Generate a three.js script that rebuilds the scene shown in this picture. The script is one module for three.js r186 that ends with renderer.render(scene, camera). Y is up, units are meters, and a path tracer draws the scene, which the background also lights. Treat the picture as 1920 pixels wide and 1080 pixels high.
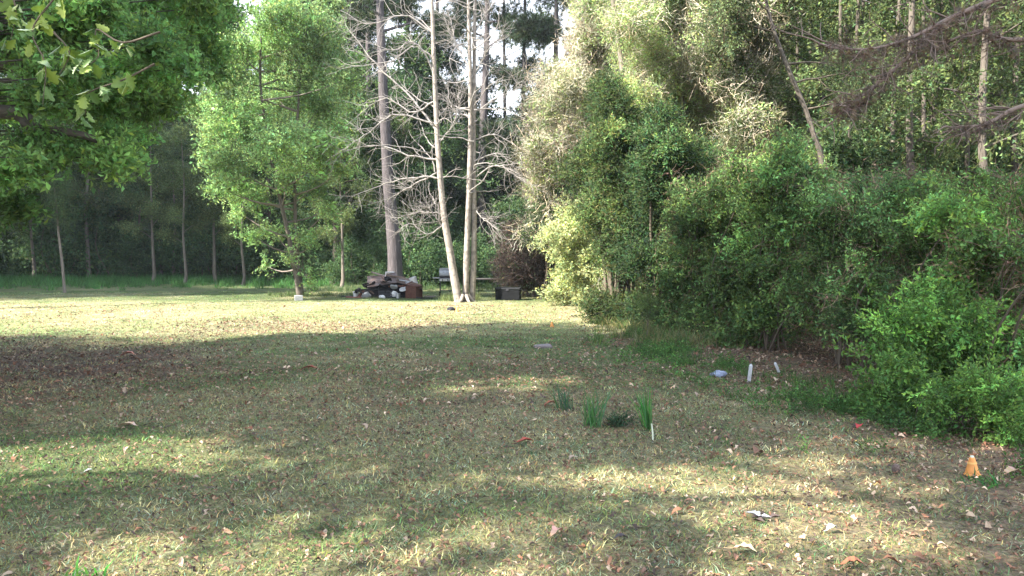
import * as THREE from 'three';
import { mergeGeometries } from 'three/addons/utils/BufferGeometryUtils.js';
import { RoundedBoxGeometry } from 'three/addons/geometries/RoundedBoxGeometry.js';

// ---------------------------------------------------------------- camera, sky, sun, exposure
const scene = new THREE.Scene();
const EYE = 1.55, FPX = 1484, PITCH = Math.atan(60 / FPX);
const camera = new THREE.PerspectiveCamera(2 * Math.atan(540 / FPX) * 180 / Math.PI, 16 / 9, 0.1, 600);
camera.position.set(0, EYE, 0);
camera.rotation.x = -PITCH;
scene.add(camera);

const renderer = new THREE.WebGLRenderer({ antialias: true });
renderer.setSize(1024, 576);
renderer.toneMapping = THREE.LinearToneMapping;
renderer.toneMappingExposure = 4.4;
renderer.shadowMap.enabled = true;
renderer.shadowMap.type = THREE.PCFSoftShadowMap;

{ // hazy bright spring sky
  const W = 64, H = 32, d = new Float32Array(W * H * 4);
  for (let j = 0; j < H; j++) for (let i = 0; i < W; i++) {
    const el = Math.max(0, ((j + 0.5) / H - 0.5) * 2), k = Math.pow(1 - el, 1.6), o = (j * W + i) * 4;
    d[o] = 0.42 + 0.26 * k; d[o + 1] = 0.52 + 0.2 * k; d[o + 2] = 0.70 + 0.08 * k; d[o + 3] = 1;
  }
  const t = new THREE.DataTexture(d, W, H, THREE.RGBAFormat, THREE.FloatType);
  t.mapping = THREE.EquirectangularReflectionMapping; t.magFilter = THREE.LinearFilter; t.needsUpdate = true;
  scene.background = t; scene.environment = t;
}
const SUN_EL = 40 * Math.PI / 180, SUN_AZ = 28 * Math.PI / 180;
const sun = new THREE.DirectionalLight(new THREE.Color().setRGB(1, 0.94, 0.83), 5);
sun.position.set(-Math.cos(SUN_EL) * Math.cos(SUN_AZ), Math.sin(SUN_EL), Math.cos(SUN_EL) * Math.sin(SUN_AZ)).multiplyScalar(90).add(new THREE.Vector3(0, 0, -25));
sun.target.position.set(0, 0, -25);
sun.castShadow = true; sun.shadow.mapSize.set(4096, 4096);
Object.assign(sun.shadow.camera, { left: -60, right: 60, top: 50, bottom: -50, near: 1, far: 220 });
sun.shadow.bias = -0.0005;
scene.add(sun, sun.target);
scene.fog = new THREE.FogExp2(new THREE.Color().setRGB(0.80, 0.9, 1.0), 0.0004);

// ---------------------------------------------------------------- helpers
const V = (x, y, z) => new THREE.Vector3(x, y, z);
function RNG(seed) {
  let a = seed >>> 0;
  const f = () => { a = (a + 0x6D2B79F5) | 0; let t = Math.imul(a ^ (a >>> 15), 1 | a); t = (t + Math.imul(t ^ (t >>> 7), 61 | t)) ^ t; return ((t ^ (t >>> 14)) >>> 0) / 4294967296; };
  f.r = (lo, hi) => lo + (hi - lo) * f();
  f.g = () => Math.sqrt(-2 * Math.log(1 - f() * 0.9999)) * Math.cos(6.2832 * f());
  f.pick = a => a[Math.floor(f() * a.length)];
  f.dir = () => { const z = f.r(-1, 1), t = f() * 6.2832, s = Math.sqrt(1 - z * z); return V(s * Math.cos(t), z, s * Math.sin(t)); };
  return f;
}
const hash2 = (i, j, s) => { let h = Math.imul(i, 374761393) ^ Math.imul(j, 668265263) ^ Math.imul(s, 1274126177); h = Math.imul(h ^ (h >>> 13), 1274126177); return ((h ^ (h >>> 16)) >>> 0) / 4294967296; };
function vnoise(x, y, s = 1, per = 0) {
  let i = Math.floor(x), j = Math.floor(y); const fx = x - i, fy = y - j, u = fx * fx * (3 - 2 * fx), v = fy * fy * (3 - 2 * fy);
  const w = per ? n => ((n % per) + per) % per : n => n;
  const a = hash2(w(i), w(j), s), b = hash2(w(i + 1), w(j), s), c = hash2(w(i), w(j + 1), s), d = hash2(w(i + 1), w(j + 1), s);
  return a + (b - a) * u + (c - a) * v + (a - b - c + d) * u * v;
}
const fbm = (x, y, s, n = 4) => { let t = 0, a = 0.5, k = 1, m = 0; for (let i = 0; i < n; i++) { t += a * vnoise(x * k, y * k, s + i); m += a; a *= 0.5; k *= 2.03; } return t / m; };
const smooth = (a, b, x) => { const t = Math.min(1, Math.max(0, (x - a) / (b - a))); return t * t * (3 - 2 * t); };
const mix = (a, b, t) => a + (b - a) * t;
const mix3 = (a, b, t) => [mix(a[0], b[0], t), mix(a[1], b[1], t), mix(a[2], b[2], t)];

function gh(x, z) { // height of the ground
  const near = Math.exp(-(x * x + z * z) / 500);
  return (fbm(x * 0.16 + 7, z * 0.16 + 3, 11, 3) - 0.5) * 0.16 * (1 - 0.6 * near) + (vnoise(x * 1.1, z * 1.1, 21) - 0.5) * 0.03;
}
// a point of the place seen at pixel (px, py) of the 1920 x 1080 photograph, d metres in front of the camera
function P(px, py, d) {
  const cx = (px - 960) / FPX, cy = -(py - 540) / FPX, c = Math.cos(PITCH), s = Math.sin(PITCH);
  const y = cy * c - s, z = -cy * s - c, k = d / -z;
  return V(cx * k, EYE + y * k, -d);
}
function G(px, py) { // where that pixel meets the ground
  const q = P(px, py, 1).sub(camera.position); const k = EYE / -q.y; const p = q.multiplyScalar(k);
  return V(p.x, gh(p.x, p.z), p.z);
}
const GX = (px, d) => { const x = (px - 960) / FPX * d; return V(x, gh(x, -d), -d); };

const counts = {};
function numbered(n) { const k = counts[n] = (counts[n] || 0) + 1; return k === 1 ? n : `${n}_${String(k - 1).padStart(3, '0')}`; }
function tag(o, label, category, group, kind) {
  if (label) o.userData.label = label;
  if (category) o.userData.category = category;
  if (group) o.userData.group = group;
  if (kind) o.userData.kind = kind;
  return o;
}
function thing(name, label, category, p = V(0, 0, 0), turn = 0, group) {
  const o = new THREE.Group(); o.name = numbered(name); o.position.copy(p); o.rotation.y = turn; scene.add(o);
  return tag(o, label, category, group);
}
function part(name, geo, m, parent, label) {
  const g = Array.isArray(geo) ? mergeGeometries(geo.map(x => x.index ? x.toNonIndexed() : x).map(x => { const y = x.clone(); for (const k of Object.keys(y.attributes)) if (!['position', 'normal', 'uv'].includes(k)) y.deleteAttribute(k); return y; })) : geo;
  const o = new THREE.Mesh(g, m); o.name = name; o.castShadow = o.receiveShadow = true; parent.add(o);
  if (label) o.userData.label = label;
  return o;
}
function soloMesh(name, geo, m, label, category, p, turn = 0, group) {
  const holder = new THREE.Group(); const o = part(numbered(name), geo, m, holder); scene.add(o);
  o.position.copy(p); o.rotation.y = turn; return tag(o, label, category, group);
}
function copyOf(root, p, turn, scale, label, group) {
  const c = root.clone(); c.name = numbered(root.name.replace(/_\d{3}$/, '')); c.userData = { ...root.userData }; scene.add(c);
  c.position.copy(p); c.rotation.y = turn; if (scale !== undefined) (typeof scale === 'number' ? c.scale.setScalar(scale) : c.scale.copy(scale));
  if (label) c.userData.label = label; if (group) c.userData.group = group;
  return c;
}

// ---------------------------------------------------------------- textures and materials
function tex(w, h, fn, srgb = true) { // fn(i, j) -> linear [r,g,b]
  const d = new Uint8Array(w * h * 4), enc = v => Math.round(255 * Math.min(1, Math.max(0, srgb ? (v <= 0.0031308 ? v * 12.92 : 1.055 * Math.pow(v, 1 / 2.4) - 0.055) : v)));
  for (let j = 0; j < h; j++) for (let i = 0; i < w; i++) { const c = fn(i, j), o = (j * w + i) * 4; d[o] = enc(c[0]); d[o + 1] = enc(c[1]); d[o + 2] = enc(c[2]); d[o + 3] = 255; }
  const t = new THREE.DataTexture(d, w, h); t.wrapS = t.wrapT = THREE.RepeatWrapping; t.magFilter = THREE.LinearFilter; t.minFilter = THREE.LinearMipmapLinearFilter; t.generateMipmaps = true;
  if (srgb) t.colorSpace = THREE.SRGBColorSpace; t.needsUpdate = true; return t;
}
const rgb = (r, g, b) => new THREE.Color().setRGB(r, g, b);
// bark: furrows along the trunk (uv in metres, one tile = 0.5 m round, 1 m up)
const furrow = (i, j) => { const u = i / 128, v = j / 128; const w = vnoise(u * 4, v * 4, 5, 4) * 0.9; const a = vnoise(u * 14 + w, v * 4, 6, 0), b = vnoise(u * 32, v * 16, 7, 32); return Math.min(1, 0.65 * a + 0.35 * b); };
const barkMap = tex(128, 128, (i, j) => { const f = furrow(i, j), k = 0.45 + 0.85 * f; return [k * 0.78, k * 0.76, k * 0.74]; });
const barkBump = tex(128, 128, (i, j) => { const f = furrow(i, j); return [f, f, f]; }, false);
for (const t of [barkMap, barkBump]) t.repeat.set(2, 1);
// smooth bark: pale with rings and blotches
const smoothBark = tex(128, 256, (i, j) => { const u = i / 128, v = j / 256; const ring = smooth(0.55, 0.9, vnoise(u * 6 + 3 * vnoise(u * 3, v * 5, 14, 0), v * 18, 9, 0)), bl = vnoise(u * 8, v * 10, 10, 0), sp = vnoise(u * 20, v * 32, 12, 0); const k = (0.62 + 0.4 * bl + 0.18 * sp) * (1 - 0.3 * ring); return [k * 0.8, k * 0.79, k * 0.78]; });
smoothBark.repeat.set(2, 0.7);
const bark = (c, rough = 0.95) => new THREE.MeshStandardMaterial({ color: c, roughness: rough, map: barkMap, bumpMap: barkBump, bumpScale: 0.02 });
const M = {
  pineBark: bark(rgb(0.135, 0.118, 0.128)), darkBark: bark(rgb(0.13, 0.105, 0.09)), greyBark: bark(rgb(0.27, 0.235, 0.20)), brownBark: bark(rgb(0.175, 0.15, 0.125)), oakBark: bark(rgb(0.14, 0.12, 0.10)),
  paleStem: new THREE.MeshStandardMaterial({ color: rgb(0.37, 0.32, 0.285), roughness: 0.85, map: smoothBark }),
  paleTwig: new THREE.MeshStandardMaterial({ color: rgb(0.29, 0.265, 0.25), roughness: 0.9 }),
  deadTwig: new THREE.MeshStandardMaterial({ color: rgb(0.22, 0.16, 0.13), roughness: 0.95 }),
  twig: new THREE.MeshStandardMaterial({ color: rgb(0.12, 0.095, 0.07), roughness: 0.95 }),
};
const leafMat = (trans, rough) => new THREE.MeshPhysicalMaterial({ color: 0xffffff, vertexColors: true, roughness: rough, transmission: trans, thickness: 0, side: THREE.DoubleSide, specularIntensity: 0.35 });
M.leaf = leafMat(0.42, 0.95); M.thinLeaf = leafMat(0.58, 0.97); M.tough = leafMat(0.22, 0.8); M.needle = leafMat(0.15, 0.9);
M.dead = new THREE.MeshStandardMaterial({ color: 0xffffff, vertexColors: true, roughness: 0.95, side: THREE.DoubleSide });
M.grass = leafMat(0.4, 0.95);
// ---------------------------------------------------------------- plant geometry
function tube(pts, radii, sides = 7, wob = 0.05, rng = null) {
  const n = pts.length, pos = [], uv = [], idx = []; let len = 0;
  let t0 = pts[1].clone().sub(pts[0]).normalize(), nrm = Math.abs(t0.y) < 0.9 ? V(0, 1, 0) : V(1, 0, 0); nrm.sub(t0.clone().multiplyScalar(nrm.dot(t0))).normalize();
  for (let i = 0; i < n; i++) {
    const t = pts[Math.min(n - 1, i + 1)].clone().sub(pts[Math.max(0, i - 1)]).normalize();
    nrm.sub(t.clone().multiplyScalar(nrm.dot(t))).normalize(); const b = t.clone().cross(nrm);
    if (i) len += pts[i].distanceTo(pts[i - 1]);
    for (let k = 0; k <= sides; k++) {
      const a = k / sides * 6.28319, r = radii[i] * (1 + (rng ? wob * Math.sin(a * 3 + i * 1.3 + radii[0] * 50) : 0));
      pos.push(pts[i].x + r * (nrm.x * Math.cos(a) + b.x * Math.sin(a)), pts[i].y + r * (nrm.y * Math.cos(a) + b.y * Math.sin(a)), pts[i].z + r * (nrm.z * Math.cos(a) + b.z * Math.sin(a)));
      uv.push(k / sides * Math.max(1, Math.round(radii[0] * 12.6)) * 0.5, len);
      if (i < n - 1 && k < sides) { const q = i * (sides + 1) + k, w = q + sides + 1; idx.push(q, q + 1, w, q + 1, w + 1, w); }
    }
  }
  const g = new THREE.BufferGeometry(); g.setAttribute('position', new THREE.Float32BufferAttribute(pos, 3)); g.setAttribute('uv', new THREE.Float32BufferAttribute(uv, 2)); g.setIndex(idx); g.computeVertexNormals();
  return g;
}
function spline(ctrl, n) { return new THREE.CatmullRomCurve3(ctrl, false, 'catmullrom', 0.5).getPoints(n); }
function taper(n, r0, r1, flare = 0) { const a = []; for (let i = 0; i < n; i++) { const t = i / (n - 1); a.push(mix(r0, r1, t) + flare * r0 * Math.exp(-t * n * 0.6)); } return a; }
// a wandering branch with side branches; geometry goes into out, tips into tips
function branch(p, dir, len, r, depth, rng, out, tips, o = {}) {
  const seg = Math.max(3, Math.round(len / (o.seg || 0.35))), pts = [p.clone()], d = dir.clone().normalize(); const q = p.clone();
  for (let i = 0; i < seg; i++) {
    d.add(rng.dir().multiplyScalar(o.kink || 0.25)); d.y += (o.up || 0); d.normalize();
    q.addScaledVector(d, len / seg); pts.push(q.clone());
    if (depth > 0 && i > 0 && rng() < (o.fork || 0.7)) {
      const side = d.clone().add(rng.dir().multiplyScalar(o.spread || 1.1)).normalize();
      branch(q, side, len * rng.r(0.3, 0.6) * (1 - i / seg * 0.4), r * (1 - i / seg * 0.6) * 0.6, depth - 1, rng, out, tips, o);
    }
  }
  out.push(tube(pts, taper(pts.length, r, Math.max(r * 0.25, o.min || 0.004)), r > 0.04 ? 6 : 4));
  tips && tips.push(q.clone());
  return q;
}
// collects little leaves
class Leaves {
  constructor() { this.p = []; this.c = []; this.n = []; }
  tri(a, b, c, k) { const n = b.clone().sub(a).cross(c.clone().sub(a)).normalize(); for (const v of [a, b, c]) { this.p.push(v.x, v.y, v.z); this.n.push(n.x, n.y, n.z); this.c.push(...k); } }
  leaf(base, dir, up, len, wid, k, fold = 0.25, wide = 0.45) {
    const d = dir.clone().normalize(), s = d.clone().cross(up).normalize(), n = s.clone().cross(d);
    const tip = base.clone().addScaledVector(d, len).addScaledVector(n, -len * 0.12), mid = base.clone().addScaledVector(d, len * wide);
    const L = mid.clone().addScaledVector(s, wid / 2).addScaledVector(n, fold * wid), R = mid.clone().addScaledVector(s, -wid / 2).addScaledVector(n, fold * wid);
    this.tri(base, R, tip, k); this.tri(base, tip, L, k);
  }
  blade(base, dir, side, len, wid, bend, k) { // a grass blade: two joints
    const a = base.clone().addScaledVector(side, wid / 2), b = base.clone().addScaledVector(side, -wid / 2);
    const m = base.clone().addScaledVector(dir, len * 0.55), t = base.clone().addScaledVector(dir, len).add(bend);
    const c = m.clone().addScaledVector(side, wid * 0.4).addScaledVector(bend, 0.3), e = m.clone().addScaledVector(side, -wid * 0.4).addScaledVector(bend, 0.3);
    this.tri(a, b, c, k); this.tri(b, e, c, k); this.tri(c, e, t, k);
  }
  strand(a, b, w, k) { const d = b.clone().sub(a), s = d.clone().cross(V(0.31, 0.2, 0.9)).normalize().multiplyScalar(w / 2); this.tri(a.clone().add(s), a.clone().sub(s), b, k); }
  stick(a, b, w, k) { const d = b.clone().sub(a).normalize(); const s = d.clone().cross(Math.abs(d.y) < 0.9 ? V(0, 1, 0) : V(1, 0, 0)).normalize(), u = d.clone().cross(s); const A = [], B = []; for (let i = 0; i < 3; i++) { const c = Math.cos(i * 2.094), n = Math.sin(i * 2.094); A.push(a.clone().addScaledVector(s, c * w).addScaledVector(u, n * w)); B.push(b.clone().addScaledVector(s, c * w * 0.6).addScaledVector(u, n * w * 0.6)); } for (let i = 0; i < 3; i++) { const j = (i + 1) % 3; this.tri(A[i], A[j], B[i], k); this.tri(A[j], B[j], B[i], k); } }
  build() { const g = new THREE.BufferGeometry(); g.setAttribute('position', new THREE.Float32BufferAttribute(this.p, 3)); g.setAttribute('normal', new THREE.Float32BufferAttribute(this.n, 3)); g.setAttribute('color', new THREE.Float32BufferAttribute(this.c, 3)); return g; }
}
const shade = (rng, amt = 0.3, warm = 0.12) => { const k = Math.exp(rng.g() * amt), w = rng.g() * warm; return [k * (1 + w), k, k * (1 - w)]; };
const WOODC = [0.7, 0.5, 0.6];
// sprigs fill about one metre of space round the origin, stem along +y
function leafySprig(seed, n, len, wid, o = {}) {
  const rng = RNG(seed), L = new Leaves(), arms = o.arms || 4;
  for (let a = 0; a < arms; a++) {
    const d = V(0, 1, 0).add(rng.dir().multiplyScalar(o.spread || 0.9)).normalize(), p0 = V(0, -0.45, 0), p = p0.clone(); const m = Math.ceil(n / arms);
    for (let i = 0; i < m; i++) {
      d.add(rng.dir().multiplyScalar(0.15)); d.y -= (o.droop || 0) * 0.1; d.normalize(); const q = p.clone().addScaledVector(d, 0.95 / m);
      if (o.sticks !== false && i % 3 === 0) L.stick(p, p.clone().addScaledVector(d, 2.9 / m), 0.008, WOODC);
      const out = d.clone().multiplyScalar(0.5).add(rng.dir()).normalize(); out.y -= (o.hang || 0.15);
      L.leaf(q.clone().addScaledVector(rng.dir(), 0.05), out, V(0, 1, 0).add(rng.dir().multiplyScalar(0.7)), len * rng.r(0.7, 1.25), wid * rng.r(0.7, 1.2), shade(rng, 0.28, 0.12));
      p.copy(q);
    }
  }
  return L.build();
}
function needleSprig(seed, tufts, per, len, o = {}) { // pine: brushes of needles at twig ends
  const rng = RNG(seed), L = new Leaves();
  for (let a = 0; a < tufts; a++) {
    const d = V(0, 0.8, 0).add(rng.dir()).normalize(), e = V(0, -0.4, 0).addScaledVector(d, rng.r(0.3, 0.8));
    L.stick(V(0, -0.4, 0), e, 0.012, WOODC); const k0 = shade(rng, 0.2);
    for (let i = 0; i < per; i++) { const q = d.clone().multiplyScalar(0.7).add(rng.dir()).normalize(); q.y -= o.hang || 0.1; L.strand(e.clone().addScaledVector(d, -rng() * 0.12), e.clone().addScaledVector(q, len * rng.r(0.7, 1.1)), o.w || 0.022, k0.map(v => v * rng.r(0.75, 1.25))); }
  }
  return L.build();
}
function cedarSprig(seed, arms, per) { // dense fine sprays
  const rng = RNG(seed), L = new Leaves();
  for (let a = 0; a < arms; a++) {
    const d = V(0, 0.9, 0).add(rng.dir()).normalize(), p = V(0, -0.4, 0), k0 = shade(rng, 0.25);
    for (let i = 0; i < per; i++) { p.addScaledVector(d, 0.9 / per); d.add(rng.dir().multiplyScalar(0.12)).normalize(); const q = d.clone().multiplyScalar(0.8).add(rng.dir()).normalize(); L.leaf(p, q, rng.dir(), rng.r(0.12, 0.24), 0.045, k0.map(v => v * rng.r(0.7, 1.3)), 0.1); }
  }
  return L.build();
}
function tangleSprig(seed, n, leaves) { // dead vines and twigs with a few leaves
  const rng = RNG(seed), L = new Leaves();
  for (let a = 0; a < n; a++) {
    const p = rng.dir().multiplyScalar(0.35), d = rng.dir(); d.y -= 0.4; const k = shade(rng, 0.3, 0.08);
    for (let i = 0; i < 4; i++) { const q = p.clone().addScaledVector(d.normalize(), 0.2); L.strand(p, q.clone().addScaledVector(d, 0.05), 0.02, k); p.copy(q); d.add(rng.dir().multiplyScalar(0.6)); }
  }
  for (let a = 0; a < leaves; a++) L.leaf(rng.dir().multiplyScalar(rng.r(0.1, 0.5)), rng.dir(), rng.dir(), 0.13, 0.09, [0.95, 1.1, 0.8].map(v => v * rng.r(0.8, 1.3)));
  return L.build();
}
const SP = {
  broad: [1, 2, 3].map(s => leafySprig(s, 26, 0.24, 0.13, { arms: 4, hang: 0.35 })),
  fine: [4, 5, 6].map(s => leafySprig(s, 48, 0.15, 0.085, { arms: 6 })),
  tiny: [7, 8, 9].map(s => leafySprig(s, 90, 0.1, 0.055, { arms: 9 })),
  droop: [10, 11].map(s => leafySprig(s, 44, 0.16, 0.075, { arms: 3, droop: 0.8, spread: 0.6, hang: 0.2 })),
  far: [12, 13].map(s => leafySprig(s, 44, 0.15, 0.095, { arms: 8, sticks: false })),
  pine: [14, 15].map(s => needleSprig(s, 7, 20, 0.3)),
  deadPine: [16, 17].map(s => needleSprig(s, 6, 34, 0.34, { hang: 0.75, w: 0.012 })),
  cedar: [18, 19].map(s => cedarSprig(s, 12, 12)),
  tangle: [20, 21].map(s => tangleSprig(s, 22, 5)), vine: [22, 23].map(s => tangleSprig(s, 8, 34)),
};
// leaves of one plant: sprigs through its clumps. clump = [x, y, z, rx, ry, rz, brightness?]
function foliage(parent, name, kind, mat, clumps, n, size, colors, rng, o = {}) {
  const vol = clumps.map(c => Math.pow(c[3] * c[4] * c[5], 0.67)), tot = vol.reduce((a, b) => a + b, 0), geos = SP[kind], per = geos.map(() => []); n *= o.dens ?? 1;
  clumps.forEach((c, ci) => {
    const m = Math.max(1, Math.round(n * vol[ci] / tot)), ck = (c[6] ?? 1) * Math.exp(rng.g() * 0.12), cc = rng();
    for (let i = 0; i < m; i++) {
      const d = rng.dir(), rr = Math.pow(rng(), o.shell || 0.45) * (1 + 0.14 * rng.g()), p = V(c[0] + d.x * c[3] * rr, c[1] + d.y * c[4] * rr, c[2] + d.z * c[5] * rr);
      if (o.keep && !o.keep(p, rng)) continue;
      const out = d.clone().multiplyScalar(o.out ?? 0.8).add(rng.dir().multiplyScalar(0.7)); out.y += (o.up ?? 0.25); out.normalize();
      const qn = new THREE.Quaternion().setFromUnitVectors(V(0, 1, 0), out).multiply(new THREE.Quaternion().setFromAxisAngle(V(0, 1, 0), rng() * 6.28)), s = size * rng.r(0.7, 1.3);
      const t = Math.min(1, Math.max(0, cc * 0.5 + rng() * 0.5)), col = mix3(colors[0], colors[1], t), k = ck * Math.exp(rng.g() * 0.18);
      per[Math.floor(rng() * geos.length)].push([new THREE.Matrix4().compose(p, qn, V(s, s, s)), rgb(col[0] * k, col[1] * k, col[2] * k)]);
    }
  });
  per.forEach((list, gi) => {
    if (!list.length) return;
    const im = new THREE.InstancedMesh(geos[gi], mat, list.length); im.name = name; im.castShadow = im.receiveShadow = true; im.userData.kind = 'stuff';
    list.forEach(([m, c], i) => { im.setMatrixAt(i, m); im.setColorAt(i, c); }); parent.add(im);
  });
}
// a whole tree standing at its group's origin
function tree(o) {
  const rng = RNG(o.seed), root = thing(o.name, o.label, 'tree', o.at || V(0, 0, 0), 0, o.group);
  const h = o.h, lean = o.lean || V(0, 0, 0), n = 14, pts = [];
  for (let i = 0; i <= n; i++) { const t = i / n; pts.push(V(lean.x * t + 0.03 * h * (vnoise(t * 3, o.seed, 3) - 0.5) * (t > 0 ? 1 : 0), -0.15 + t * h * (o.trunkTop || 0.9), lean.z * t + 0.03 * h * (vnoise(t * 3, o.seed, 4) - 0.5) * (t > 0 ? 1 : 0))); }
  part('trunk', tube(pts, taper(n + 1, o.r, o.r * 0.25, 0.45), 9, 0.05, rng), o.bark || M.darkBark, root);
  const limbs = [], clumps = [], cb = o.base, R = o.R, nl = o.limbs || 10;
  for (let i = 0; i < nl; i++) {
    const t = (i + 0.5) / nl, y = mix(cb, h * 0.9, t), a = i * 2.4 + rng() * 0.8, env = o.shape === 'pine' ? mix(0.75, 0.25, t) : o.shape === 'cone' ? mix(1, 0.15, t) : Math.sqrt(Math.max(0.05, 1 - Math.pow(2 * t - 0.85, 2) * 0.8));
    const len = R * env * rng.r(0.7, 1.05), q0 = pts[Math.min(n, Math.round(y / (h * (o.trunkTop || 0.9)) * n))].clone();
    const e = q0.clone().add(V(Math.cos(a) * len, len * rng.r(o.limbUp?.[0] ?? 0.1, o.limbUp?.[1] ?? 0.6), Math.sin(a) * len));
    const mid = q0.clone().lerp(e, 0.5).add(V(0, len * 0.08, 0)).addScaledVector(rng.dir(), len * 0.08);
    limbs.push(tube(spline([q0, mid, e], 6), taper(7, o.r * 0.28 * (1 - t * 0.6), 0.015), 5));
    const cr = R * (o.clump || 0.34) * rng.r(0.75, 1.2);
    clumps.push([e.x, e.y, e.z, cr, cr * (o.flat || 0.75), cr, rng.r(0.8, 1.2)]);
    if (o.shape !== 'pine') { const m2 = q0.clone().lerp(e, 0.55); clumps.push([m2.x, m2.y + cr * 0.2, m2.z, cr * 0.8, cr * 0.6, cr * 0.8, 0.9]); }
  }
  clumps.push([pts[n].x, h * 0.93, pts[n].z, R * 0.35, R * 0.35, R * 0.35, 1.1]);
  part('limbs', limbs, o.bark || M.darkBark, root).userData.kind = 'stuff';
  foliage(root, 'crown', o.sprig, o.mat || M.leaf, clumps, o.n, o.size, o.colors, rng, o.fo || {});
  return root;
}
// a bush of clumps standing on the ground; dims in metres
function bush(name, label, cat, at, clumps, o) {
  const rng = RNG(o.seed), root = thing(name, label, cat, at, 0, o.group), stems = [];
  for (const c of clumps) {
    if (c[7]) continue; const k = o.stems ?? 1;
    for (let i = 0; i < k; i++) stems.push(tube(spline([V(rng.r(-0.25, 0.25) + c[0] * 0.35, -0.1, rng.r(-0.6, -0.2) + c[2] * 0.35), V(c[0] * 0.5 + rng.r(-0.3, 0.3), c[1] * 0.5, c[2] * 0.7 - 0.4), V(c[0] + rng.r(-0.6, 0.6) * c[3], c[1] + rng.r(-0.2, 0.3) * c[4], c[2] - rng.r(0, 0.6) * c[5])], 7), taper(8, o.sr || 0.022, 0.006), 5));
  }
  if (stems.length) part('stems', stems, o.bark || M.twig, root).userData.kind = 'stuff';
  foliage(root, 'foliage', o.sprig, o.mat || M.leaf, clumps, o.n, o.size, o.colors, rng, o.fo || {});
  if (o.second) foliage(root, 'dead_twigs', o.second.sprig, M.dead, clumps, o.second.n, o.second.size, o.second.colors, rng, o.fo || {});
  return root;
}
// ---------------------------------------------------------------- ground, grass and fallen leaves
// share of bare litter (0 lawn .. 1 leaf litter) and of dry grass, with the sunlit strip painted in
function litter(x, z) {
  const d = -z; let v = fbm(x * 0.35 + 3, z * 0.35, 31, 4) * 1.1 - 0.28;
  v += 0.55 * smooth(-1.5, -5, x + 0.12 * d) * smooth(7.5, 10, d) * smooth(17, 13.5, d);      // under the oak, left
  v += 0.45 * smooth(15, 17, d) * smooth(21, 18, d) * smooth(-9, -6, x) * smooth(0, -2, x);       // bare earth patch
  const hedge = x - mix(4.0, 2.6, smooth(6, 14, d)); v += 0.7 * smooth(-1.3, 0.4, hedge) * smooth(18, 13, d);
  v += 0.25 * smooth(-1, 1.5, x) * smooth(8, 4, d);
  v -= 0.3 * smooth(24, 30, d) + 0.2 * smooth(17, 19.5, d);
  return Math.min(1, Math.max(0, v));
}
const sunStrip = (x, z) => smooth(14.5, 17, -z + 0.8 * (vnoise(x * 0.4, 3, 5) - 0.5)) * smooth(28.5, 26, -z);  // where sunlight on the lawn is put into ground and blade colours
const dry = (x, z) => 0.5 * smooth(16, 18, -z) * smooth(28.5, 26, -z) + smooth(0.35, 0.7, fbm(x * 0.5 + 9, z * 0.5 + 4, 41, 3)) * mix(0.9, 0.25, smooth(30, 40, -z));  // first term pales the sunlit band by colour; the rest is dry grass
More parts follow.
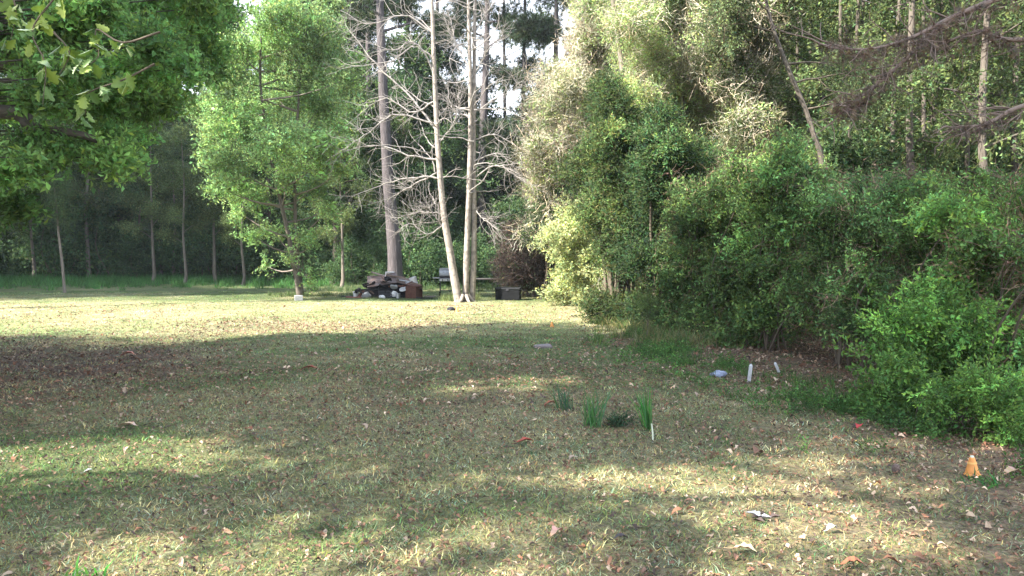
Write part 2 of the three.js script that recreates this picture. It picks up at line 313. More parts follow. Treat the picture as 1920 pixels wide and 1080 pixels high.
{
  const N = 512, img = new Float32Array(N * N * 3), rng = RNG(77);
  for (let j = 0; j < N; j++) for (let i = 0; i < N; i++) { const u = i / N, v = j / N, k = 0.2 + 0.8 * vnoise(u * 40, v * 40, 3, 40) * vnoise(u * 90, v * 90, 13, 90) * 2 + 0.25 * vnoise(u * 160, v * 160, 4, 160), o = (j * N + i) * 3, w = vnoise(u * 12, v * 12, 8, 12) - 0.5; img[o] = k * (0.62 + 0.1 * w); img[o + 1] = k * 0.6; img[o + 2] = k * (0.55 - 0.1 * w); }
  for (let s = 0; s < 9000; s++) { // straw, blades and bits lying about
    let x = rng() * N, y = rng() * N; const a = rng() * 6.28, l = rng.r(5, 16), k = Math.exp(rng.g() * 0.45), c = rng() < 0.5 ? [0.6, 0.9, 0.4] : rng() < 0.6 ? [0.95, 0.75, 0.5] : [0.6, 0.42, 0.34];
    for (let q = 0; q < l; q++) { x += Math.cos(a); y += Math.sin(a); const o = ((((y | 0) % N) + N) % N * N + (((x | 0) % N) + N) % N) * 3; for (let m = 0; m < 3; m++) img[o + m] = c[m] * k * 0.75; }
  }
  const map = tex(N, N, (i, j) => { const o = (j * N + i) * 3; return [img[o], img[o + 1], img[o + 2]]; });
  const bump = tex(N, N, (i, j) => { const o = (j * N + i) * 3, g = (img[o] + img[o + 1]) * 0.5; return [g, g, g]; }, false);
  const NX = 230, NZ = 230, pos = [], uv = [], col = [], idx = [], K = 5;
  const grade = (t, half) => half * Math.sinh(K * t) / Math.sinh(K);
  for (let j = 0; j <= NZ; j++) for (let i = 0; i <= NX; i++) {
    const x = grade(i / NX * 2 - 1, 200), z = -6 + grade(j / NZ * 2 - 1, 230); pos.push(x, gh(x, z), z); uv.push(x / 1.7, z / 1.7);
    const l = litter(x, z), d = dry(x, z), far = smooth(33, 50, -z);
    let c = mix3([0.112, 0.142, 0.052], [0.29, 0.25, 0.145], d * 0.7); c = mix3(c, mix3([0.16, 0.1, 0.07], [0.08, 0.05, 0.037], smooth(-1.5, -5, x + 0.12 * -z)), l); c = mix3(c, [0.075, 0.13, 0.04], far * 0.6);  // left litter darker: wet leaves, plus the shade there put into the colour
    c = mix3(c, [0.29, 0.30, 0.165], 0.5 * sunStrip(x, z)); const k = (1.5 + 0.5 * sunStrip(x, z)) * (0.8 + 0.4 * fbm(x * 1.3, z * 1.3, 51, 3)); col.push(c[0] * k, c[1] * k, c[2] * k);  // sunlit band brightened in the ground colour
    if (i < NX && j < NZ) { const a = j * (NX + 1) + i, b = a + NX + 1; idx.push(a, b, a + 1, b, b + 1, a + 1); }
  }
  const g = new THREE.BufferGeometry(); g.setAttribute('position', new THREE.Float32BufferAttribute(pos, 3)); g.setAttribute('uv', new THREE.Float32BufferAttribute(uv, 2)); g.setAttribute('color', new THREE.Float32BufferAttribute(col, 3)); g.setIndex(idx); g.computeVertexNormals();
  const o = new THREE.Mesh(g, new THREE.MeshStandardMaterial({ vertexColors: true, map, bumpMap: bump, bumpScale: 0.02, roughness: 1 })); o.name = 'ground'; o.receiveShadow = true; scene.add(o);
  tag(o, 'rough lawn with bare earth and dry patches reaching to the woods', 'lawn', null, 'structure');
}
function scatter(name, geos, mat, list, label, cat) {
  geos.forEach((g, gi) => {
    const own = list.filter((_, i) => i % geos.length === gi); if (!own.length) return;
    const im = new THREE.InstancedMesh(g, mat, own.length); im.name = numbered(name); im.castShadow = im.receiveShadow = true;
    own.forEach(([m, c], i) => { im.setMatrixAt(i, m); im.setColorAt(i, c); }); tag(im, label, cat, null, 'stuff'); scene.add(im);
  });
}
const place = (p, yaw, tilt, s, sy = s) => new THREE.Matrix4().compose(p, new THREE.Quaternion().setFromEuler(new THREE.Euler(tilt[0], yaw, tilt[1], 'YXZ')), V(s, sy, s));
{
  const rng = RNG(5);
  const turf = [0, 1, 2].map(s => { const r = RNG(200 + s), L = new Leaves(); for (let i = 0; i < 34; i++) { const a = r() * 6.28, q = Math.sqrt(r()) * 0.11, d = V(r.g() * 0.55, 1, r.g() * 0.55).normalize(), sd = V(Math.cos(a), 0, Math.sin(a)); L.blade(V(Math.cos(a * 3) * q, -0.005, Math.sin(a * 3) * q), d, sd, r.r(0.018, 0.05), r.r(0.0035, 0.006), V(r.g() * 0.016, -0.006, r.g() * 0.016), shade(r, 0.35, 0.18)); } return L.build(); });
  const list = []; // lawn blades, thinning with distance
  for (let d = 3.2; d < 34; d += 0.066 + d * 0.007) {
    const half = d * 0.68 + 0.6, step = 0.066 + d * 0.007;
    for (let x = -half; x < half; x += step) {
      const px = x + rng.r(-0.5, 0.5) * step, pz = -(d + rng.r(-0.5, 0.5) * step), l = litter(px, pz); if (rng() < l * 0.8) continue;
      const t = dry(px, pz), s = (1 + d * 0.03) * rng.r(0.7, 1.3), c = mix3([0.108, 0.182, 0.055], [0.42, 0.36, 0.225], Math.min(1, Math.max(0, t * 0.55 + 0.12 * sunStrip(px, pz) + rng.g() * 0.22))), k = (1 + 0.25 * sunStrip(px, pz)) * Math.exp(rng.g() * 0.36);  // blades tinted paler and brighter across the sunlit band
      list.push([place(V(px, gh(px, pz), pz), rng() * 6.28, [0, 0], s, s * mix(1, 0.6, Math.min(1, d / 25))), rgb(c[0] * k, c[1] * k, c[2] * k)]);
    }
  }
  scatter('grass', turf, M.grass, list, 'short patchy lawn grass mixed with dry blades', 'grass');
  const fallen = [0, 1, 2, 3].map(s => { const r = RNG(300 + s), L = new Leaves(), a = V(0, 0.004, 0); // curled dry leaves, about 7 cm long
    const len = 0.075, w = [0.03, 0.04, 0.022, 0.034][s], seg = 4; let pl = null, pr = null, pm = null;
    for (let i = 0; i <= seg; i++) { const t = i / seg, ww = w * Math.sin(Math.PI * Math.min(0.97, 0.06 + t * 0.94)) , y = 0.006 + 0.014 * Math.sin(t * 3 + s) + 0.004 * r.g(), m = V(len * (t - 0.5), y, 0.006 * r.g()), lft = V(m.x, y + ww * r.r(0.1, 0.6), m.z + ww * 0.55), rgt = V(m.x, y + ww * r.r(0.1, 0.6), m.z - ww * 0.55); if (pm) for (const [u, v] of [[pl, lft], [rgt, pr]]) { } if (pm) { L.tri(pm, pl, lft, [1, 1, 1]); L.tri(pm, lft, m, [1, 1, 1]); L.tri(pm, m, rgt, [0.9, 0.9, 0.9]); L.tri(pm, rgt, pr, [0.9, 0.9, 0.9]); } pl = lft; pr = rgt; pm = m; }
    return L.build(); });
  const fl = [], hues = [[0.30, 0.19, 0.12], [0.19, 0.10, 0.065], [0.42, 0.31, 0.22], [0.26, 0.12, 0.07], [0.40, 0.30, 0.22], [0.08, 0.055, 0.045]];
  for (let i = 0; i < 120000; i++) {
    const d = Math.sqrt(rng.r(3.3 * 3.3, 26 * 26)), x = rng.r(-1, 1) * (d * 0.68 + 0.3), l = litter(x, -d); if (rng() > 0.2 + 0.75 * l) continue;
    const s = Math.exp(rng.g() * 0.35) * (d < 8 ? 0.4 : 0.5), c = rng.pick(hues), k = Math.exp(rng.g() * 0.25) * (1 - 0.45 * smooth(-1.5, -5, x + 0.12 * d) * smooth(8, 10, d) * smooth(17, 14, d));  // leaves in the left band darkened too, deepening its shade by colour
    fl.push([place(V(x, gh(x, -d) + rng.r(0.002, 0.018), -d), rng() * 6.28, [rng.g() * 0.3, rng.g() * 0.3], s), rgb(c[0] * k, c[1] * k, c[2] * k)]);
  }
  const bits = []; // crumbs of leaves and bark among the near grass
  for (let i = 0; i < 30000; i++) {
    const d = Math.sqrt(rng.r(3.3 * 3.3, 11 * 11)), x = rng.r(-1, 1) * (d * 0.68 + 0.3); if (rng() > 0.35 + 0.65 * fbm(x * 0.9, d * 0.9, 71, 3)) continue;
    const c = rng.pick([[0.30, 0.19, 0.12], [0.19, 0.10, 0.065], [0.22, 0.11, 0.07], [0.10, 0.07, 0.055], [0.07, 0.045, 0.035], [0.14, 0.08, 0.055]]), k = Math.exp(rng.g() * 0.35);
    bits.push([place(V(x, gh(x, -d) + rng.r(0.004, 0.03), -d), rng() * 6.28, [rng.g() * 0.5, rng.g() * 0.5], rng.r(0.2, 0.5)), rgb(c[0] * k, c[1] * k, c[2] * k)]);
  }
  scatter('leaf_crumbs', fallen, M.dead, bits, 'small crumbs of brown leaves among the near grass', 'leaf litter');
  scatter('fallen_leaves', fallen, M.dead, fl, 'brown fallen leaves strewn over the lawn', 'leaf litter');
  // longer weeds: at the wood's edge on the left, and in front of the bushes
  const weeds = [0, 1].map(s => { const r = RNG(400 + s), L = new Leaves(); for (let i = 0; i < 26; i++) { const a = r() * 6.28, q = r() * 0.16, d = V(r.g() * 0.35, 1, r.g() * 0.35).normalize(); L.blade(V(Math.cos(a) * q, -0.02, Math.sin(a) * q), d, V(Math.cos(a * 5), 0, Math.sin(a * 5)), r.r(0.15, 0.42), r.r(0.008, 0.016), V(r.g() * 0.1, -0.05, r.g() * 0.1), shade(r, 0.25, 0.1)); } return L.build(); });
  const wl = [], add = (x, z, s, c) => { const k = Math.exp(rng.g() * 0.25); wl.push([place(V(x, gh(x, z), z), rng() * 6.28, [0, 0], s * rng.r(0.7, 1.3)), rgb(c[0] * k, c[1] * k, c[2] * k)]); };
  for (let i = 0; i < 2600; i++) add(rng.r(-34, -9), -(52 - 12 * Math.pow(rng(), 1.7) * (0.5 + vnoise(i * 0.37, 2, 9))), rng.r(0.7, 1.7), [0.07, 0.18, 0.045]);
  for (let i = 0; i < 700; i++) add(rng.r(-9, 6), -rng.r(34, 46), 0.9, [0.07, 0.12, 0.04]);
  for (let i = 0; i < 500; i++) { const d = rng.r(13.5, 23), x = mix(2.7, 3.6, (d - 13) / 10) + rng.g() * 0.5; add(x, -d, 0.85, rng() < 0.4 ? [0.26, 0.24, 0.11] : [0.10, 0.15, 0.045]); }
  for (let i = 0; i < 130; i++) { const d = rng.r(6.2, 13), x = mix(4.3, 2.7, smooth(6, 13, d)) + rng.g() * 0.28; add(x, -d, 0.42, [0.08, 0.16, 0.04]); }
  for (let i = 0; i < 90; i++) { const a = rng() * 6.28, q = rng.r(0.1, 0.7), b = G(868, 562); add(b.x + Math.cos(a) * q, b.z + Math.sin(a) * q, 0.8, [0.16, 0.2, 0.07]); }
  for (let i = 0; i < 60; i++) { const b = G(575, 556); add(b.x + rng.g() * 0.7, b.z + rng.g() * 0.4, 0.8, [0.08, 0.12, 0.04]); }
  scatter('weeds', weeds, M.grass, wl, 'taller green weeds along the edge of the woods and bushes', 'weeds');
  // low leafy ground cover creeping out from under the bushes
  const cover = [SP.fine[0], SP.droop[0]], cl = [], clearOf = [G(1823, 890), G(1404, 713), G(1462, 699), G(1348, 703), G(1680, 888)];
  for (let i = 0; i < 1700; i++) { const d = rng.r(5.2, 15), x = mix(3.9, 2.5, smooth(6, 14, d)) + rng.g() * 0.5; if (fbm(x * 1.4, d * 1.4, 61, 3) < 0.5 || (d > 8.6 && d < 13 && x > mix(3.6, 2.9, (d - 8.6) / 4.4)) || clearOf.some(q => Math.hypot(q.x - x, q.z + d - 0.15) < 0.45)) continue; const k = Math.exp(rng.g() * 0.3); cl.push([place(V(x, gh(x, -d) + 0.05, -d), rng() * 6.28, [rng.g() * 0.6, rng.g() * 0.6], rng.r(0.13, 0.3)), rgb(0.09 * k, 0.19 * k, 0.045 * k)]); }
  scatter('ground_cover', cover, M.leaf, cl, 'low leafy plants creeping out from under the bushes', 'ground cover');
}
// ---------------------------------------------------------------- trees and bushes
const SUN = sun.position.clone().sub(sun.target.position).normalize();
const rel = (root, px, py, d) => P(px, py, d).sub(root.position);
// clumps given as [px, py, radius in pixels], d metres away, with a second deeper layer
function clumpsAt(root, d, list, rng, o = {}) {
  const out = [];
  for (const [px, py, r, k] of list) {
    const R = r * d / FPX, q = rel(root, px, py, d + rng.g() * (o.jit ?? 0.5)); out.push([q.x, Math.max(q.y, R * 0.5), q.z, R, R * (o.flat || 0.85), R, k || rng.r(0.85, 1.15)]);
    if (o.sub) for (let i = 0; i < o.sub; i++) { const e = rng.dir(); e.z = Math.abs(e.z); const s = R * rng.r(0.3, 0.5); out.push([q.x + e.x * R * 0.95, Math.max(q.y + e.y * R * 0.85, s), q.z + e.z * R * 0.9, s, s * 0.75, s, rng.r(0.8, 1.9), 1]); }
    if (o.deep) { const z = rel(root, px + rng.g() * 12, py - 6, d + o.deep); out.push([z.x, Math.max(z.y, R * 0.6), z.z, R * 1.15, R, R * 1.15, 0.9]); }
  }
  return out;
}
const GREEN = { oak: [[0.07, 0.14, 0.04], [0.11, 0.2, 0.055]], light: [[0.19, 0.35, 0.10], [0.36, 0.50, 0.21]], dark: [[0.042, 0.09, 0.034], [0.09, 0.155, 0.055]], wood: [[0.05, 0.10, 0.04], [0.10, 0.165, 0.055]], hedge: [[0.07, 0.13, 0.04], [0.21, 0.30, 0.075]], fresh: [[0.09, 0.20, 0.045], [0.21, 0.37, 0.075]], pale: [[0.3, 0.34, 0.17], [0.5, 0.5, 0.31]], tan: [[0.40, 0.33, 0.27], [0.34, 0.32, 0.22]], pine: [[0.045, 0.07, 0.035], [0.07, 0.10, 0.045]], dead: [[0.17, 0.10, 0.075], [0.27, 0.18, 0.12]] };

// the oak whose boughs hang in at the upper left
const leafGlow = P(140, 110, 7.4), gap = (p, at, r) => { const q = p.clone().sub(at), t = q.dot(SUN); return t > 0 && q.addScaledVector(SUN, -t).length() < r; };
const lightGaps = [[leafGlow, 0.8], [P(180, 60, 7.4), 0.7], [G(1300, 900), 0.75], [G(1450, 890), 0.75], [G(1590, 980), 0.7], [G(1480, 985), 0.55], [G(120, 855), 0.85], [G(330, 885), 0.5], [G(480, 735), 0.42], [G(560, 730), 0.3], [G(700, 900), 0.4], [G(1000, 880), 0.35], [G(470, 1040), 0.4], [G(990, 720), 0.3], [G(260, 1000), 0.3], [G(1750, 1040), 0.4]];
{
  const rng = RNG(901), root = thing('oak_tree', 'big broad-leaved tree whose green boughs hang into the upper left corner', 'tree', V(-10.5, gh(-10.5, -8.5), -8.5));
  const trunk = spline([V(0, -0.2, 0), V(0.1, 2.5, 0.1), V(-0.2, 6, 0), V(0.2, 11, 0), V(0, 14, 0)], 16);
  part('trunk', tube(trunk, taper(17, 0.42, 0.1, 0.5), 11, 0.05, rng), M.oakBark, root);
  const spotsIn = []; for (let i = 0; i < 400 && spotsIn.length < 105; i++) { const px = rng.r(-130, 430), py = rng.r(-60, 400), edge = px < 200 ? 395 : mix(395, 150, (px - 200) / 235); if (py > edge || (rng() < smooth(edge - 200, edge, py) * 0.8)) continue; const R = rng.r(24, 62) * (py > edge - 60 ? 0.7 : 1); spotsIn.push([px, py, R]); }
  const low = spotsIn.flatMap(q => clumpsAt(root, rng.r(8.2, 13), [q], rng, { jit: 0.2, flat: 0.55 }));
  const high = []; for (let i = 0; i < 34; i++) { const d = rng.dir(); const rr = Math.cbrt(rng()); high.push([d.x * rr * 6.2, 9 + d.y * rr * 5.2, 2.9 + d.z * rr * 5.0, rng.r(1.2, 1.9), rng.r(0.9, 1.4), rng.r(1.2, 1.9), 1]); }
  const limbs = [];
  for (const c of [...low, ...high]) { const s = trunk[Math.min(15, Math.max(3, Math.round(c[1] * 0.7 / 14 * 16)))], e = V(c[0], c[1], c[2]); limbs.push(tube(spline([s.clone(), s.clone().lerp(e, 0.5).add(V(0, 0.5, 0)), e], 9), taper(10, 0.028, 0.006), 5)); }
  limbs.push(tube(spline([V(0.2, 3.2, 0), rel(root, -40, 205, 9.2), rel(root, 60, 240, 9), rel(root, 160, 255, 9.1), rel(root, 260, 300, 9.5)], 16), taper(17, 0.11, 0.02), 7));
  limbs.push(tube(spline([V(0.2, 4.2, 0), rel(root, 60, 130, 9.5), rel(root, 230, 90, 9.8), rel(root, 330, 60, 10.4)], 14), taper(15, 0.09, 0.015), 6));
  limbs.slice(-2).forEach(g => part('limb', g, M.oakBark, root)); part('limbs', limbs.slice(0, -2), M.oakBark, root).userData.kind = 'stuff';
  const keep = p => { const w = p.clone().add(root.position); return !lightGaps.some(([c, r]) => gap(w, c, r)); };
  foliage(root, 'crown', 'broad', M.thinLeaf, low, 3900, 0.31, [[0.14, 0.29, 0.08], [0.28, 0.46, 0.13]], rng, { keep, up: 0, shell: 0.7 });
  foliage(root, 'crown', 'broad', M.leaf, high, 2600, 0.75, GREEN.oak, rng, { keep, shell: 0.6 });
  // sunlit twigs with large lobed leaves, each a leaf of its own
  const lobed = [0, 1, 2].map(v => {
    const r = RNG(950 + v), s = new THREE.Shape(), L = 0.15, out = []; const prof = [[0, 0.004], [0.12, 0.012], [0.25, 0.034], [0.33, 0.02], [0.48, 0.055], [0.58, 0.028], [0.72, 0.05], [0.8, 0.025], [0.9, 0.024], [1, 0.002]];
    for (const [t, w] of prof) out.push([w * r.r(0.85, 1.15), t * L]);
    s.moveTo(0, 0); for (const [w, y] of out) s.lineTo(w, y); for (const [w, y] of [...out].reverse()) s.lineTo(-w * r.r(0.9, 1.1), y * 0.97);
    const g = new THREE.ShapeGeometry(s), p = g.attributes.position; for (let i = 0; i < p.count; i++) { const x = p.getX(i), y = p.getY(i); p.setZ(i, Math.abs(x) * 0.35 - y * y * 1.3); } g.computeVertexNormals(); return g;
  });
  const lm = [[0.22, 0.34, 0.05], [0.32, 0.42, 0.06], [0.16, 0.29, 0.06]].map(c => new THREE.MeshPhysicalMaterial({ color: rgb(...c), roughness: 0.6, transmission: 0.5, thickness: 0, side: THREE.DoubleSide }));
  const boughs = [[[150, -60], [95, 5], [60, 60], [85, 120], [80, 195]], [[300, 60], [230, 80], [180, 55], [185, 105], [150, 130]], [[290, 120], [230, 150], [165, 175], [160, 215]], [[10, -40], [30, 20], [20, 75]], [[100, 60], [130, 100], [105, 150]]];
  boughs.forEach((b, bi) => {
    const d = 7.4 + bi * 0.12, pts = spline(b.map(([x, y]) => rel(root, x, y, d)), 16), tw = part('bough', tube(pts, taper(17, 0.012, 0.003), 5), M.twig, root);
    for (let i = 0; i < 19; i++) {
      const q = pts[3 + Math.floor(rng() * 14)]; const lf = new THREE.Mesh(rng.pick(lobed), rng.pick(lm)); lf.name = i ? 'leaf_' + String(i).padStart(3, '0') : 'leaf'; lf.castShadow = lf.receiveShadow = true;
      lf.position.copy(q).addScaledVector(rng.dir(), 0.05); const dir = V(rng.g() * 0.6, -0.75, rng.g() * 0.6).normalize();
      lf.quaternion.setFromUnitVectors(V(0, 1, 0), dir).multiply(new THREE.Quaternion().setFromAxisAngle(V(0, 1, 0), rng() * 6.28)); lf.scale.setScalar(rng.r(0.75, 1.25)); tw.add(lf);
    }
  });
}
// light green tree beside the clearing, with two stems
{
  const b = G(563, 557), rng = RNG(911), root = thing('light_green_tree', 'fresh yellow-green tree with two thin leaning stems left of the clearing', 'tree', b), d = -b.z;
  const s1 = spline([[563, 560], [545, 460], [520, 350], [500, 250], [488, 150], [490, 60]].map(([x, y]) => rel(root, x, y, d)), 18), s2 = spline([[566, 560], [556, 460], [553, 360], [556, 250], [565, 130], [575, 60]].map(([x, y]) => rel(root, x, y, d + 0.3)), 18);
  part('trunk', tube(s1, taper(19, 0.095, 0.035, 0.4), 8, 0.05, rng), M.brownBark, root); part('trunk', tube(s2, taper(19, 0.08, 0.025, 0.4), 7, 0.05, rng), M.brownBark, root);
  const list = [[500, 90, 75], [580, 110, 75], [430, 150, 62], [600, 60, 55], [520, 185, 75], [450, 230, 75], [600, 200, 66], [540, 270, 62], [430, 310, 55], [620, 270, 45], [480, 365, 40], [590, 350, 34], [520, 30, 60], [648, 150, 36], [400, 250, 36], [565, 440, 18], [470, 440, 24], [545, 20, 40], [655, 215, 26], [375, 200, 30], [390, 130, 30], [670, 110, 22], [640, 320, 26], [410, 350, 26], [660, 260, 18], [450, 90, 40], [620, 20, 36], [540, 330, 30], [450, 400, 20], [610, 400, 22], [510, 430, 22], [592, 450, 20], [540, 485, 15], [625, 385, 22], [500, 500, 13], [440, 360, 28], [585, 520, 13], [600, 300, 26]];
  const cl = clumpsAt(root, d, list, rng, { jit: 1.3 }), limbs = [];
  cl.forEach((c, i) => { const s = i % 2 ? s1 : s2, e = V(c[0], c[1], c[2]); let best = s[2]; for (const q of s) if (q.y < e.y - 0.5 && q.y > best.y) best = q; limbs.push(tube(spline([best.clone(), best.clone().lerp(e, 0.5).add(V(0, -0.15, 0)), e], 6), taper(7, 0.045, 0.01), 5)); });
  part('limbs', limbs, M.greyBark, root).userData.kind = 'stuff';
  foliage(root, 'crown', 'fine', M.leaf, cl, 1150, 0.6, GREEN.light, rng, { shell: 0.7, up: 0.1 }); foliage(root, 'crown', 'broad', M.leaf, cl, 380, 0.7, GREEN.light, rng, { shell: 0.5, up: -0.1 });
}
// the bare pale tree: three stems and a thicket of twigs
{
  const b = G(872, 565), rng = RNG(921), root = thing('bare_tree', 'bare pale grey tree with three slender stems in the middle of the clearing', 'tree', b), d = -b.z;
  const W = (list, dz = 0) => list.map(([x, y, w, k]) => rel(root, x, y, d + dz + (k || 0)));
  const stems = [[[860, 568, 11.5], [845, 480, 10], [832, 400, 8.5], [822, 290, 7.3], [815, 150, 6], [811, 40, 5.2], [806, -90, 4], [800, -220, 2]], [[872, 568, 9], [876, 450, 7.8], [881, 300, 6.3], [882, 180, 5.5], [880, 80, 4.6], [877, -40, 3.6], [872, -190, 1.8]], [[885, 568, 8.5], [889, 450, 7.4], [888, 300, 6], [889, 150, 5], [890, 40, 4.2], [894, -90, 3], [900, -200, 1.6]]];
  const ST = stems.map((s, i) => { const pts = spline(W(s, i * 0.12), 26), n = s.length - 1; return part('stem', tube(pts, pts.map((_, k) => { const t = k / 26 * n, a = Math.min(n - 1, Math.floor(t)); return mix(s[a][2], s[a + 1][2], t - a) * d / FPX * 0.72; }), 9, 0.04, rng), M.paleStem, root); });
  const base = []; for (let i = 0; i < 6; i++) { const a = i * 1.05; base.push(tube([V(Math.cos(a) * 0.1, 0.25, Math.sin(a) * 0.1), V(Math.cos(a) * 0.24, 0.06, Math.sin(a) * 0.2), V(Math.cos(a) * 0.42, -0.05, Math.sin(a) * 0.34)], [0.07, 0.06, 0.025], 7)); }
  part('root_flare', base, M.paleStem, root);
  const mains = [[0, [[828, 335], [780, 332], [720, 345], [660, 368]]], [0, [[823, 300], [770, 292], [700, 272], [622, 292]]], [0, [[819, 245], [765, 178], [700, 115], [650, 48]]], [0, [[818, 232], [740, 215], [690, 250], [652, 275]]], [0, [[815, 140], [782, 85], [730, 115], [640, 128]]], [0, [[812, 110], [770, 78], [735, 95], [668, 70]]], [0, [[836, 420], [800, 440], [770, 418], [745, 436]]], [0, [[830, 400], [790, 398], [735, 410]]], [0, [[809, 60], [760, 28], [690, 45], [640, 20]]], [0, [[826, 320], [770, 350], [735, 370], [690, 385]]], [0, [[815, 190], [770, 210], [720, 185], [650, 235]]], [0, [[808, 0], [760, -30], [700, -20], [650, -60]]], [0, [[820, 270], [850, 230], [865, 180]]],
    [2, [[889, 210], [930, 185], [968, 165], [960, 140]]], [2, [[889, 335], [930, 310], [965, 328], [1003, 352]]], [2, [[889, 392], [908, 412], [938, 432]]], [2, [[889, 262], [930, 254], [968, 275], [992, 312]]], [2, [[890, 300], [940, 290], [985, 345]]], [1, [[881, 130], [855, 80], [840, 20]]], [1, [[880, 90], [850, 75], [835, 35]]], [2, [[890, 140], [915, 95], [945, 70]]], [2, [[891, 60], [915, 20], [950, -20]]], [2, [[889, 455], [894, 492]]], [1, [[881, 220], [850, 205], [838, 160]]], [0, [[838, 430], [818, 410], [800, 380]]]];
  mains.forEach(([si, line], i) => {
    const z0 = (rng() - 0.5) * 2.2, pts = spline(line.map(([x, y], k) => rel(root, x, y, d + si * 0.12 + z0 * k / (line.length - 1))), 14), L = pts[0].distanceTo(pts[14]), r0 = Math.min(0.042, 0.011 + L * 0.007), out = [];
    for (const p of pts.slice(1)) p.addScaledVector(rng.dir(), 0.028);
    out.push(tube(pts, taper(15, r0, 0.007), 6));
    for (let k = 3; k < 15; k++) if (L > 0.9) for (let m = 0; m < (rng() < 0.5 ? 3 : 2); m++) { const t = pts[Math.min(14, k)].clone().sub(pts[k - 1]).normalize(); branch(pts[k], t.add(rng.dir().multiplyScalar(1.1)), rng.r(0.35, 1.15), r0 * 0.36 * (1.2 - k / 20), 1, rng, out, null, { kink: 0.32, seg: 0.14, fork: 0.5, up: 0.02, min: 0.0035 }); }
    part('branch', out, M.paleTwig, root);
  });
  const topTwigs = []; for (let i = 0; i < 44; i++) { const y = rng.r(3.2, 11), s = rng.pick([0, 2, 1]), q = rel(root, [815, 880, 889][s], 480 - (y - 1.5) / d * FPX, d); branch(q, V(rng.g(), 0.5, rng.g()), rng.r(0.8, 2.2), 0.024, 2, rng, topTwigs, null, { kink: 0.35, seg: 0.2, fork: 0.4, min: 0.005 }); }
  part('twigs', topTwigs, M.paleTwig, root);
}
// tall pines whose trunks stand clear
function tallPine(label, base, line, d, r, seed, crownFrom, n = 420) {
  const rng = RNG(seed), root = thing('tall_pine', label, 'tree', base), pts = spline([V(0, -0.3, 0), ...line.map(([x, y]) => rel(root, x, y, d))], 30), top = pts[30];
  part('trunk', tube(pts, taper(31, r, r * 0.3, 0.25), 12, 0.04, rng), M.pineBark, root);
  const limbs = [], cl = [];
  for (let i = 0; i < 15; i++) { const t = i / 14, y = mix(crownFrom, top.y, t), q = pts.reduce((a, b) => Math.abs(b.y - y) < Math.abs(a.y - y) ? b : a), a = i * 2.4 + seed, len = mix(4.2, 1.2, t) * rng.r(0.6, 1.1), e = q.clone().add(V(Math.cos(a) * len, len * rng.r(-0.1, 0.35), Math.sin(a) * len)); limbs.push(tube(spline([q, q.clone().lerp(e, 0.5).add(V(0, 0.2, 0)), e], 6), taper(7, r * 0.22, 0.02), 5)); cl.push([e.x, e.y, e.z, 1.3, 0.7, 1.3, 1]); const m = q.clone().lerp(e, 0.6); cl.push([m.x, m.y, m.z, 0.9, 0.5, 0.9, 0.9]); }
  part('limbs', limbs, M.pineBark, root).userData.kind = 'stuff';
  foliage(root, 'crown', 'pine', M.needle, cl, n, 1.0, GREEN.pine, rng, {});
  return root;
}
tallPine('tall pine with a thick purplish grey trunk rising behind the junk pile', GX(742, 38), [[738, 450], [729, 350], [720, 200], [714, 60], [709, -120], [700, -420]], 38, 0.36, 31, 12.5);
tallPine('dark pine trunk against the bright sky gap right of the bare tree', GX(900, 47), [[904, 300], [908, 190], [912, 90], [914, 0], [918, -160], [920, -330]], 47, 0.27, 32, 13.5, 460);
tallPine('thin pine at the right edge of the bright sky gap', GX(978, 52), [[980, 300], [982, 150], [984, 20], [986, -120], [990, -260]], 52, 0.17, 33, 9, 460);
tallPine('slim pine just left of the vine covered trees', GX(1040, 46), [[1041, 250], [1042, 100], [1043, 0], [1046, -200], [1048, -330]], 46, 0.19, 34, 7, 700);
tallPine('slender dark pine between the thick pine trunk and the bare tree', GX(768, 50), [[767, 300], [765, 150], [764, 20], [762, -160], [760, -300]], 50, 0.2, 35, 6, 620);
tallPine('slim pine at the left side of the thick pine trunk', GX(690, 48), [[691, 300], [690, 120], [688, 0], [686, -200], [684, -330]], 48, 0.19, 36, 10, 700);

tallPine('pine with a drooping crown left of the bright sky gap', GX(822, 55), [[822, 300], [820, 120], [820, 0], [818, -200], [816, -260]], 55, 0.2, 37, 7, 620);
tallPine('pine with dark needles hanging into the top of the sky gap', GX(948, 58), [[948, 320], [946, 150], [945, 30], [944, -120], [942, -240]], 58, 0.16, 38, 16, 160);
